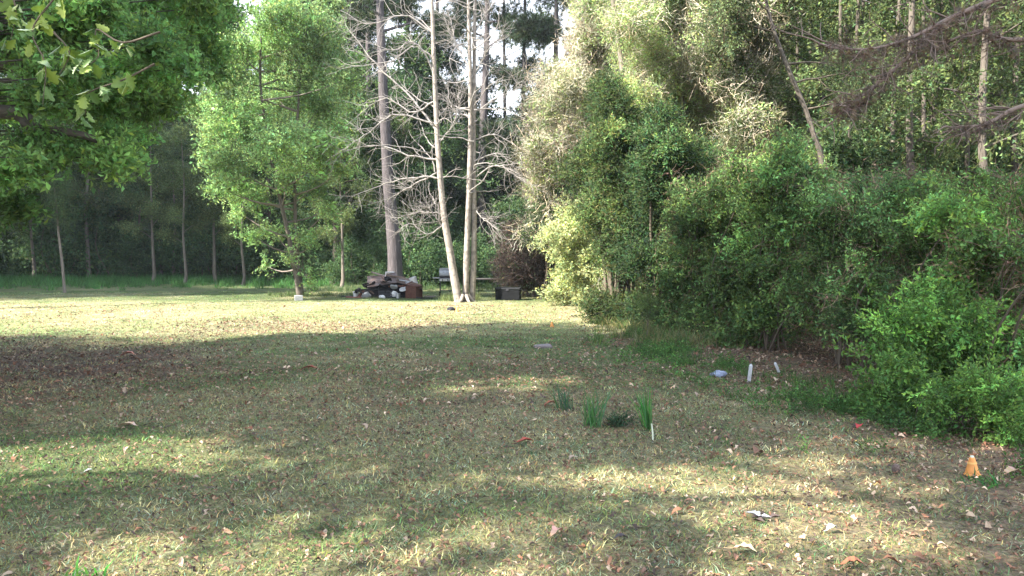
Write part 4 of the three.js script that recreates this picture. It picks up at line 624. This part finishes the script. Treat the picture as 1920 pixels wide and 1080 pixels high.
// traffic-style marker cones
function cone(p, s, label, tilt = 0) {
  const t = thing('marker_cone', label, 'cone', p, 0.4, 'small orange marker cones'); t.rotation.z = tilt; t.scale.setScalar(s);
  const prof = [[0.064, 0.0], [0.066, 0.008], [0.058, 0.014], [0.055, 0.02], [0.022, 0.145], [0.019, 0.152], [0.012, 0.155]].map(([x, y]) => new THREE.Vector2(x, y));
  part('body', new THREE.LatheGeometry(prof, 28), O.orange, t);
  part('tip', at3(cyl(0.0125, 0.017, 0.014, 18), 0, 0.158, 0), O.bone, t); part('band', new THREE.LatheGeometry([[0.0365, 0.1], [0.0375, 0.101], [0.033, 0.115], [0.0322, 0.114]].map(([x, y]) => new THREE.Vector2(x, y)), 28), std(0.75, 0.42, 0.12, 0.5), t);
}
cone(G(1823, 890).add(V(0, 0.005, 0)), 0.84, 'largest, nearest orange cone on the lawn at the lower right', 0.05);
cone(G(857, 584), 0.95, 'tiny orange cone in the sun at the foot of the bare tree', -0.04);
cone(G(1035, 613), 0.75, 'small orange cone in the sunlit grass right of the bare tree', 0.06);
// marker stakes
{ const a = thing('marker_stake', 'taller white marker stake upright before the hedge hollow', 'stake', G(1404, 713)); a.rotation.z = -0.1; a.rotation.x = 0.05; part('post', at3(rbox(0.042, 0.3, 0.02, 0.004), 0, 0.06, 0), O.white, a); const top = new THREE.ConeGeometry(0.029, 0.03, 4); part('point', at3(top, 0, 0.222, 0, 0, Math.PI / 4, 0).scale(1, 1, 0.5), O.white, a);
  const b = thing('marker_stake', 'shorter white stake leaning left beside the taller one', 'stake', G(1462, 699)); b.rotation.z = 0.42; part('post', at3(rbox(0.036, 0.2, 0.016, 0.004), 0, 0.05, 0), O.white, b); part('point', at3(new THREE.ConeGeometry(0.024, 0.025, 4), 0, 0.16, 0, 0, Math.PI / 4, 0).scale(1, 1, 0.5), O.white, b); }
soloMesh('plastic_scrap', rough(at3(new THREE.IcosahedronGeometry(0.1, 4), 0, 0, 0).scale(1.05, 0.36, 0.7), 0.07, 22, 81), O.blue, 'crumpled pale blue plastic scrap beside the taller white stake', 'litter', G(1348, 703).add(V(0, 0.03, 0)));
soloMesh('flat_stone', rough(rbox(0.3, 0.07, 0.22, 0.03), 0.03, 9, 82), O.stone, 'flat pinkish grey stone in the shaded grass before the cones', 'stone', G(1018, 653).add(V(0, 0.02, 0)), 0.2);
{ const t = thing('concrete_block', 'pale grey concrete block at the foot of the light green tree', 'block', G(560, 563), 0.3); part('block', rough(at3(rbox(0.28, 0.19, 0.19, 0.012), 0, 0.085, 0), 0.012, 12, 83), O.concrete, t); }
{ const t = thing('dark_scrap', 'crumpled dark grey scrap beside the tiny cone under the bare tree', 'litter', G(848, 580)); part('body', rough(at3(new THREE.IcosahedronGeometry(0.1, 4).scale(1.0, 0.7, 0.7), -0.02, 0.06, 0), 0.08, 14, 84), O.darkGrey, t); part('strap', tube(spline([V(0.05, 0.05, 0), V(0.14, 0.05, 0.02), V(0.18, 0.01, 0)], 8), taper(9, 0.02, 0.012), 6), O.black, t); }
// black lidded box
{ const p = GX(953, 27.9), t = thing('storage_box', 'black lidded storage box standing right of the bare tree', 'box', p, -0.12);
  part('body', at3(rbox(0.86, 0.37, 0.46, 0.025), 0, 0.19, 0), O.black, t); part('lid', at3(rbox(0.9, 0.07, 0.5, 0.025), 0, 0.41, 0), O.blackTop, t);
  for (const s of [-1, 1]) part('handle', at3(rbox(0.03, 0.05, 0.18, 0.012), s * 0.44, 0.3, 0), O.blackTop, t); part('latch', at3(rbox(0.09, 0.08, 0.02, 0.006), 0, 0.37, 0.245), O.darkGrey, t); }
// grill
{ const p = GX(838, 30.5), t = thing('gas_grill', 'old grey gas grill half hidden behind the left stem of the bare tree', 'grill', p, 0.12);
  const hood = new THREE.CylinderGeometry(0.2, 0.2, 0.62, 20, 1, false, 0, Math.PI); part('hood', at3(hood, 0.02, 0.78, 0, 0, 0, Math.PI / 2), O.grey, t); part('firebox', at3(rbox(0.62, 0.18, 0.4, 0.02), 0.02, 0.69, 0), O.darkGrey, t);
  part('back_panel', at3(rbox(0.62, 0.3, 0.03, 0.01), 0.02, 0.92, -0.18), O.grey, t); part('control_panel', at3(rbox(0.62, 0.1, 0.04, 0.008), 0.02, 0.62, 0.21), O.metal, t); for (const x of [-0.2, 0, 0.2]) part('knob', at3(cyl(0.025, 0.025, 0.03), x + 0.02, 0.62, 0.245, Math.PI / 2), O.black, t);
  part('handle', at3(cyl(0.012, 0.012, 0.46), 0.02, 0.83, 0.215, 0, 0, Math.PI / 2), O.metal, t); part('side_shelf', at3(rbox(0.26, 0.03, 0.36, 0.008), -0.42, 0.69, 0), O.metal, t);
  for (const [x, z] of [[-0.26, 0.17], [0.28, 0.17], [-0.26, -0.17], [0.28, -0.17]]) part('leg', at3(rbox(0.035, 0.62, 0.035, 0.005), x, 0.31, z), O.darkGrey, t); part('bottom_shelf', at3(rbox(0.58, 0.02, 0.36, 0.005), 0.02, 0.2, 0), O.darkGrey, t);
  for (const x of [-0.28, 0.3]) part('wheel', at3(new THREE.TorusGeometry(0.07, 0.022, 8, 20), x, 0.09, 0.17, 0, Math.PI / 2), O.black, t); }
// table
{ const p = GX(915, 31), t = thing('folding_table', 'narrow light-topped table between the bare tree and the black box', 'table', p, 0.04);
  for (const z of [-0.15, 0, 0.15]) part('plank', at3(rbox(0.94, 0.035, 0.138, 0.006), 0, 0.66, z), O.wood, t); part('frame', [at3(rbox(0.8, 0.03, 0.03), 0, 0.625, 0.16), at3(rbox(0.8, 0.03, 0.03), 0, 0.625, -0.16)], O.oldWood, t);
  for (const [x, z] of [[-0.36, 0.16], [0.36, 0.16], [-0.36, -0.16], [0.36, -0.16]]) part('leg', at3(cyl(0.013, 0.013, 0.62, 8), x, 0.31, z, z > 0 ? -0.1 : 0.1), O.black, t); }
// junk pile, thing by thing; positions by pixel on the ground, 30 m away
{
  const J = (px, up = 0, dz = 0) => { const p = GX(px, 30 + dz); p.y += up; return p; };
  const heap = soloMesh('ash_heap', rough(at3(new THREE.SphereGeometry(1, 28, 14, 0, 6.2832, 0, 1.57), 0, -0.02, 0).scale(1.12, 0.5, 0.6), 0.22, 4, 86), O.charred, 'blackened heap of burnt rubbish at the core of the junk pile', 'rubbish heap', J(728));
  soloMesh('metal_sheet', at3(sheetGeo(1.1, 0.75, 0.05, 2.2, 87), 0, 0, 0, 0.5, 0, 0.14), O.sheet, 'bent rusty grey sheet lying over the left of the junk pile', 'metal sheet', J(716, 0.66, -0.35), 0.1);
  soloMesh('metal_sheet', at3(sheetGeo(0.75, 0.5, 0.05, 3, 88), 0, 0, 0, 0.35, 0, -0.22), O.oldWood, 'brown warped sheet sloping down the right of the junk pile', 'metal sheet', J(762, 0.58, -0.25), -0.2);
  { const t = thing('car_hood_panel', 'dark curved panel under the rusty sheet, left in the pile', 'panel', J(703, 0.35, -0.42), 0.06); t.rotation.x = 0.18; const g = new THREE.CylinderGeometry(1.6, 1.6, 1.1, 18, 1, true, -0.28, 0.56); part('panel', at3(g, 0, -1.5, 0, 0, 0, Math.PI / 2).rotateY(0), O.darkGrey, t); part('edge', at3(rbox(1.1, 0.06, 0.05, 0.015), 0, 0.02, 0.4), O.black, t); }
  { const t = thing('white_bucket', 'white bucket lying tilted at the right top of the pile', 'bucket', J(778, 0.48, -0.3), 0.5); t.rotation.z = 0.35; part('body', new THREE.LatheGeometry([[0.001, 0], [0.11, 0], [0.115, 0.01], [0.14, 0.27], [0.147, 0.275], [0.147, 0.29], [0.135, 0.29], [0.108, 0.02], [0.001, 0.015]].map(([x, y]) => new THREE.Vector2(x, y)), 26), O.white, t); part('handle', new THREE.TorusGeometry(0.145, 0.006, 6, 20, Math.PI).rotateX(1.1).translate(0, 0.26, 0), O.metal, t); }
  { const t = thing('plastic_chair', 'broken white plastic chair frame on top of the pile', 'chair', J(731, 0.72, -0.1), 0.5); part('backrest', at3(rbox(0.36, 0.06, 0.035, 0.015), 0, 0.2, 0), O.white, t); for (const x of [-0.165, 0.165]) part('leg', at3(rbox(0.05, 0.22, 0.04, 0.015), x, 0.1, 0, 0, 0, x > 0 ? 0.15 : -0.1), O.white, t); part('seat', at3(rbox(0.36, 0.03, 0.3, 0.015), 0, -0.02, 0.12, 0.25), O.white, t); }
  { const t = thing('rusty_box', 'rusty brown open metal box at the right foot of the pile', 'box', J(776, 0, -0.7), -0.5); const wall = (w, h, x, z, ry) => at3(rbox(w, h, 0.02, 0.004), x, h / 2, z, 0, ry, 0); part('side', wall(0.48, 0.46, 0, 0.2, 0), O.rust, t); part('side', wall(0.48, 0.4, 0, -0.2, 0), O.rust, t); part('side', wall(0.38, 0.43, -0.23, 0, Math.PI / 2), O.rust, t); part('side', wall(0.38, 0.44, 0.23, 0, Math.PI / 2), O.rust, t); part('bottom', at3(rbox(0.44, 0.02, 0.38, 0.004), 0, 0.02, 0), O.rust, t); part('lid', at3(rbox(0.5, 0.02, 0.44, 0.004), 0.02, 0.5, 0.02, 0.15, 0, -0.2), O.rust, t); }
  { const t = thing('plastic_tub', 'pale grey tub at the left foot of the pile', 'tub', J(667, 0, -0.55), 0.2); part('body', new THREE.LatheGeometry([[0.001, 0], [0.09, 0], [0.11, 0.2], [0.122, 0.205], [0.122, 0.22], [0.105, 0.22], [0.085, 0.015], [0.001, 0.012]].map(([x, y]) => new THREE.Vector2(x, y)), 24), O.white, t); }
  soloMesh('plastic_bag', rough(at3(new THREE.IcosahedronGeometry(0.17, 5), 0, 0.1, 0).scale(1.3, 0.75, 0.8), 0.1, 13, 90), O.grey, 'grey rubbish bag beside the pale tub', 'bag', J(683, 0, -0.6));
  soloMesh('plastic_bag', rough(at3(new THREE.IcosahedronGeometry(0.1, 5), 0, 0.06, 0).scale(1.3, 0.7, 0.9), 0.06, 16, 91), O.white, 'small white crumpled bag on the grass before the pile', 'bag', J(716, 0, -0.85));
  soloMesh('plastic_bag', rough(at3(new THREE.IcosahedronGeometry(0.12, 5), 0, 0.08, 0).scale(1, 0.9, 0.8), 0.1, 15, 92), O.white, 'white bag stuffed under the right side of the pile', 'bag', J(739, 0.08, -0.72));
  soloMesh('paint_can', [at3(cyl(0.08, 0.08, 0.18, 20), 0, 0.09, 0, 0, 0, 0), at3(new THREE.TorusGeometry(0.08, 0.008, 6, 20), 0, 0.18, 0, Math.PI / 2)], O.metal, 'small metal can among the white bags', 'can', J(746, 0, -0.8));
  soloMesh('plastic_plate', at3(cyl(0.15, 0.15, 0.03, 24), 0, 0, 0, 0.5, 0, 0.2), O.white, 'white round plate on the rubble beside the rusty box', 'plate', J(756, 0.34, -0.68));
  { const t = thing('crate', 'dark slatted crate pressed into the middle of the pile', 'crate', J(722, 0, -0.66), 0.15); for (let i = 0; i < 3; i++) part('slat', at3(rbox(0.5, 0.07, 0.015, 0.004), 0, 0.06 + i * 0.09, 0.15), O.darkGrey, t); for (let i = 0; i < 3; i++) part('slat', at3(rbox(0.5, 0.07, 0.015, 0.004), 0, 0.06 + i * 0.09, -0.15), O.darkGrey, t); for (const x of [-0.24, 0.24]) part('end', at3(rbox(0.02, 0.27, 0.3, 0.004), x, 0.145, 0), O.darkGrey, t); }
  const board = (px, px2, y, up, label, m = O.oldWood, dz = -0.7, ry = 0) => { const a = J(px, 0, dz), b = J(px2, 0, dz), L = a.distanceTo(b); soloMesh('board', rough(rbox(L, 0.04, 0.11, 0.006), 0.006, 6, 93), m, label, 'board', a.lerp(b, 0.5).add(V(0, up, 0)), ry); };
  board(640, 668, 0, 0.03, 'dark board lying left of the pale tub', O.darkGrey, -0.3, 0.1); board(648, 678, 0, 0.03, 'reddish board in the grass at the pile left foot', O.red, -0.95, -0.05); board(795, 815, 0, 0.04, 'grey board sticking out right of the rusty box', O.stone, -0.4, 0.15); board(780, 812, 0, 0.025, 'dark board on the grass in front of the rusty box', O.charred, -1.0, -0.12);
  { const a = soloMesh('board', rough(rbox(0.75, 0.05, 0.1, 0.006), 0.01, 6, 94), O.oldWood, 'brown board slanting across the top of the pile', 'board', J(742, 0.78, -0.3)); a.rotation.z = -0.12; const b = soloMesh('board', rough(rbox(0.5, 0.05, 0.09, 0.006), 0.01, 6, 95), O.stone, 'pale grey board end poking up at the left top', 'board', J(708, 0.86, -0.1)); b.rotation.z = -0.3; const c = soloMesh('pipe', at3(cyl(0.022, 0.022, 0.7, 12), 0, 0, 0, 0, 0, 1.4), O.metal, 'metal pipe lying across the right shoulder of the pile', 'pipe', J(766, 0.6, -0.4)); c.rotation.y = 0.2; }
}
{ // loose burnt bits over the pile, each its own thing
  const rng = RNG(130), kinds2 = [['burnt_plank', 'plank', O.charred], ['burnt_plank', 'plank', O.oldWood], ['bent_tin', 'tin', O.darkGrey], ['rag', 'rag', O.charred], ['burnt_plank', 'plank', O.rust], ['rag', 'rag', O.grey]];
  const where = [['at the left shoulder of the pile', 690, 0.5], ['under the broken chair', 728, 0.6], ['beside the white bucket', 766, 0.55], ['over the rusty box', 782, 0.42], ['at the left foot of the pile', 676, 0.2], ['in the middle of the pile', 740, 0.42], ['beside the crate', 705, 0.25], ['in front of the crate', 730, 0.2]], word2 = { burnt_plank: 'burnt plank end', bent_tin: 'bent dark tin', rag: 'dirty crumpled rag' };
  where.forEach(([w, px, up], wi) => { for (let k = 0; k < 3; k++) { const [nm, cat, mt] = kinds2[(wi * 2 + k) % 6]; const p = GX(px + rng.g() * 6, 30 - rng.r(0.35, 0.75)); p.y += up + rng.g() * 0.06; const tone = ['', 'smaller ', 'thin '][k];
    const g = nm === 'burnt_plank' ? rough(rbox(rng.r(0.3, 0.7), 0.035, rng.r(0.06, 0.12), 0.005), 0.012, 8, 140 + wi) : nm === 'bent_tin' ? sheetGeo(rng.r(0.25, 0.45), 0.25, 0.07, 5, 150 + wi, 0.008) : rough(new THREE.IcosahedronGeometry(0.11, 4).scale(1.3, 0.5, 0.9), 0.1, 14, 160 + wi);
    const o = soloMesh(nm, g, mt, `${tone}${mt === O.rust ? 'reddish ' : mt === O.grey ? 'grey ' : mt === O.oldWood ? 'brown ' : 'black '}${word2[nm]} ${w}`, cat, p, rng.r(-0.9, 0.9)); o.rotation.z = rng.g() * 0.35; o.rotation.x = rng.g() * 0.3; } });
}
// tall grass tufts
function tuft(px, py, h, w, n, seed, label, col, lean = 0) {
  const rng = RNG(seed), p = G(px, py), L = new Leaves();
  for (let i = 0; i < n; i++) { const a = rng() * 6.28, q = Math.sqrt(rng()) * w * 0.3, d = V(rng.g() * w * 0.9 + lean, 1, rng.g() * w * 0.9).normalize(); L.blade(V(Math.cos(a) * q, -0.01, Math.sin(a) * q), d, V(Math.cos(a * 5), 0, Math.sin(a * 5)), h * rng.r(0.55, 1.1), rng.r(0.009, 0.017), V(rng.g() * 0.05, -0.03, rng.g() * 0.05), [1, 1, 1].map((v, m) => col[m] * Math.exp(rng.g() * 0.2))); }
  const t = thing('grass_tuft', label, 'grass tuft', p); part('blades', L.build(), M.grass, t); return t;
}
tuft(1218, 806, 0.46, 0.12, 46, 101, 'tallest upright grass tuft, above the pale stalk', [0.09, 0.24, 0.06], -0.12);
tuft(1112, 800, 0.44, 0.3, 50, 102, 'wide spreading grass tuft left of the tallest one', [0.09, 0.2, 0.07]);
tuft(1058, 768, 0.34, 0.28, 30, 103, 'dull blue-green grass tuft, left in the row of three', [0.07, 0.14, 0.065], -0.15);
tuft(158, 1078, 0.12, 0.3, 22, 104, 'fresh green tuft at the bottom left of the lawn', [0.09, 0.24, 0.04]);
tuft(1845, 905, 0.12, 0.5, 40, 105, 'small green tuft right beside the nearest orange cone', [0.07, 0.17, 0.045]);
tuft(983, 840, 0.08, 0.8, 60, 106, 'low bluish green patch of grass under the red-brown leaf', [0.06, 0.16, 0.06]);
{ const a = soloMesh('pale_stalk', tube(spline([V(0, -0.02, 0), V(-0.002, 0.08, 0), V(-0.012, 0.16, 0)], 8), taper(9, 0.008, 0.006), 8), O.bone, 'thin pale stalk standing at the foot of the tallest tuft', 'stalk', G(1224, 826)); }
{ const rng = RNG(107), t = thing('weed_clump', 'dark leafy weeds between the two taller grass tufts', 'weeds', G(1172, 800)); foliage(t, 'leaves', 'fine', M.leaf, [[0, 0.05, 0, 0.16, 0.05, 0.1], [-0.12, 0.04, 0, 0.08, 0.04, 0.08]], 16, 0.13, [[0.04, 0.09, 0.04], [0.06, 0.13, 0.055]], rng); const s = []; for (let i = 0; i < 8; i++) s.push(tube([V(rng.g() * 0.08, -0.02, rng.g() * 0.05), V(rng.g() * 0.1, 0.06, rng.g() * 0.06), V(rng.g() * 0.14, 0.11, rng.g() * 0.08)], [0.004, 0.003, 0.002], 4)); part('stems', s, M.twig, t); }
// single conspicuous fallen leaves: curled blades with a stem
function leafThing(px, py, len, col, label, yaw, lift = 0.02) {
  const r = RNG(px * 13 + py), L = new Leaves(), seg = 7; let a = null;
  for (let i = 0; i <= seg; i++) { const t = i / seg, w = len * 0.3 * Math.sin(Math.PI * (0.05 + 0.93 * t)) * (i % 2 ? 1.12 : 0.86), y = lift * (0.4 + Math.sin(t * 3.1)) + 0.004 * r.g(), m = V(len * (t - 0.5), y, 0.05 * len * Math.sin(t * 4)), l = V(m.x, y + w * 0.5, m.z + w), q = V(m.x, y + w * 0.35, m.z - w); if (a) { const k = [1, 1, 1].map(() => r.r(0.85, 1.1)); L.tri(a[1], a[0], l, k); L.tri(a[1], l, m, k); L.tri(a[1], m, q, k); L.tri(a[1], q, a[2], k); } a = [l, m, q]; }
  const t = thing('fallen_leaf', label, 'fallen leaf', G(px, py).add(V(0, 0.012, 0)), yaw); const mt = new THREE.MeshStandardMaterial({ color: rgb(...col), vertexColors: true, roughness: 0.85, side: THREE.DoubleSide });
  part('blade', L.build(), mt, t); part('leaf_stem', tube([V(-len * 0.5, lift * 0.4, 0), V(-len * 0.68, lift * 0.5, len * 0.05), V(-len * 0.8, 0.01, len * 0.02)], [0.0025, 0.002, 0.0015], 4), new THREE.MeshStandardMaterial({ color: rgb(...col.map(v => v * 0.7)), roughness: 0.9 }), t);
}
leafThing(240, 672, 0.24, [0.46, 0.22, 0.16], 'orange-pink leaf standing out in the dark litter at left', 0.3, 0.05);
leafThing(580, 695, 0.2, [0.30, 0.085, 0.05], 'red-brown leaf in the shade left of centre', 0.1, 0.03);
leafThing(985, 834, 0.15, [0.30, 0.06, 0.035], 'red-brown leaf on the grass below the wide tuft', 0.25, 0.025);
leafThing(240, 801, 0.17, [0.52, 0.38, 0.26], 'long tan leaf on the shaded grass at left', 0.05, 0.02);
leafThing(1044, 1004, 0.1, [0.48, 0.27, 0.20], 'pinkish leaf lying on the grass near the bottom centre', 0.8, 0.03);
leafThing(167, 889, 0.07, [0.75, 0.70, 0.62], 'small whitish leaf in the sun patch at lower left', 0.6, 0.015);
leafThing(1600, 1066, 0.12, [0.24, 0.09, 0.05], 'dark red-brown leaf at the bottom right', -0.2, 0.025);
leafThing(1395, 1034, 0.13, [0.55, 0.40, 0.25], 'long buff leaf lying diagonally near the bottom', -0.5, 0.02);
leafThing(1560, 998, 0.08, [0.72, 0.70, 0.68], 'greyish white leaf in the right sun patch', 0.4, 0.02);
leafThing(1032, 762, 0.14, [0.30, 0.10, 0.06], 'dull red leaf beside the leftmost tuft of the row', 0.2, 0.025);
leafThing(1165, 1010, 0.09, [0.06, 0.05, 0.045], 'blackish curled leaf near the bottom centre', 0.15, 0.015);
leafThing(1610, 806, 0.1, [0.40, 0.05, 0.05], 'small crimson leaf in the shaded grass before the hedge', 0.9, 0.03);
leafThing(1900, 892, 0.16, [0.42, 0.26, 0.18], 'large tan leaf right of the nearest orange cone', 0.3, 0.03);
{ const rng = RNG(108), t = thing('leaf_clump', 'grey-white clump of old leaves in a dark patch at lower right', 'leaf clump', G(1425, 975)); for (let i = 0; i < 6; i++) { const L = new Leaves(), k = rng.r(0.7, 1.1); L.leaf(V(0, 0, 0), V(1, 0.25, 0), V(0, 1, 0), 0.085, 0.05, i < 3 ? [0.5 * k, 0.5 * k, 0.54 * k] : [0.07 * k, 0.05 * k, 0.045 * k], 0.3); const q = part('leaf', L.build(), M.dead, t); q.position.set(rng.g() * 0.035, 0.012 + rng() * 0.02, rng.g() * 0.025); q.rotation.y = rng() * 6.28; } }
{ const t = thing('pine_cone', 'brown pine cone standing on the lawn left of the nearest cone', 'pine cone', G(1680, 888)); const core = new THREE.SphereGeometry(0.024, 14, 10).scale(1, 1.5, 1).translate(0, 0.035, 0); part('core', core, O.oldWood, t); const sc = []; for (let i = 0; i < 42; i++) { const y = 0.006 + i / 42 * 0.062, r = 0.026 * Math.sqrt(Math.max(0.05, 1 - Math.pow((y - 0.032) / 0.04, 2))), g = new THREE.ConeGeometry(0.009, 0.018, 4).scale(1, 1, 0.5).rotateZ(-1.1).translate(r, 0, 0).rotateY(i * 2.4).translate(0, y, 0); sc.push(g); } part('scales', sc, O.oldWood, t).userData.kind = 'stuff'; }

renderer.render(scene, camera);
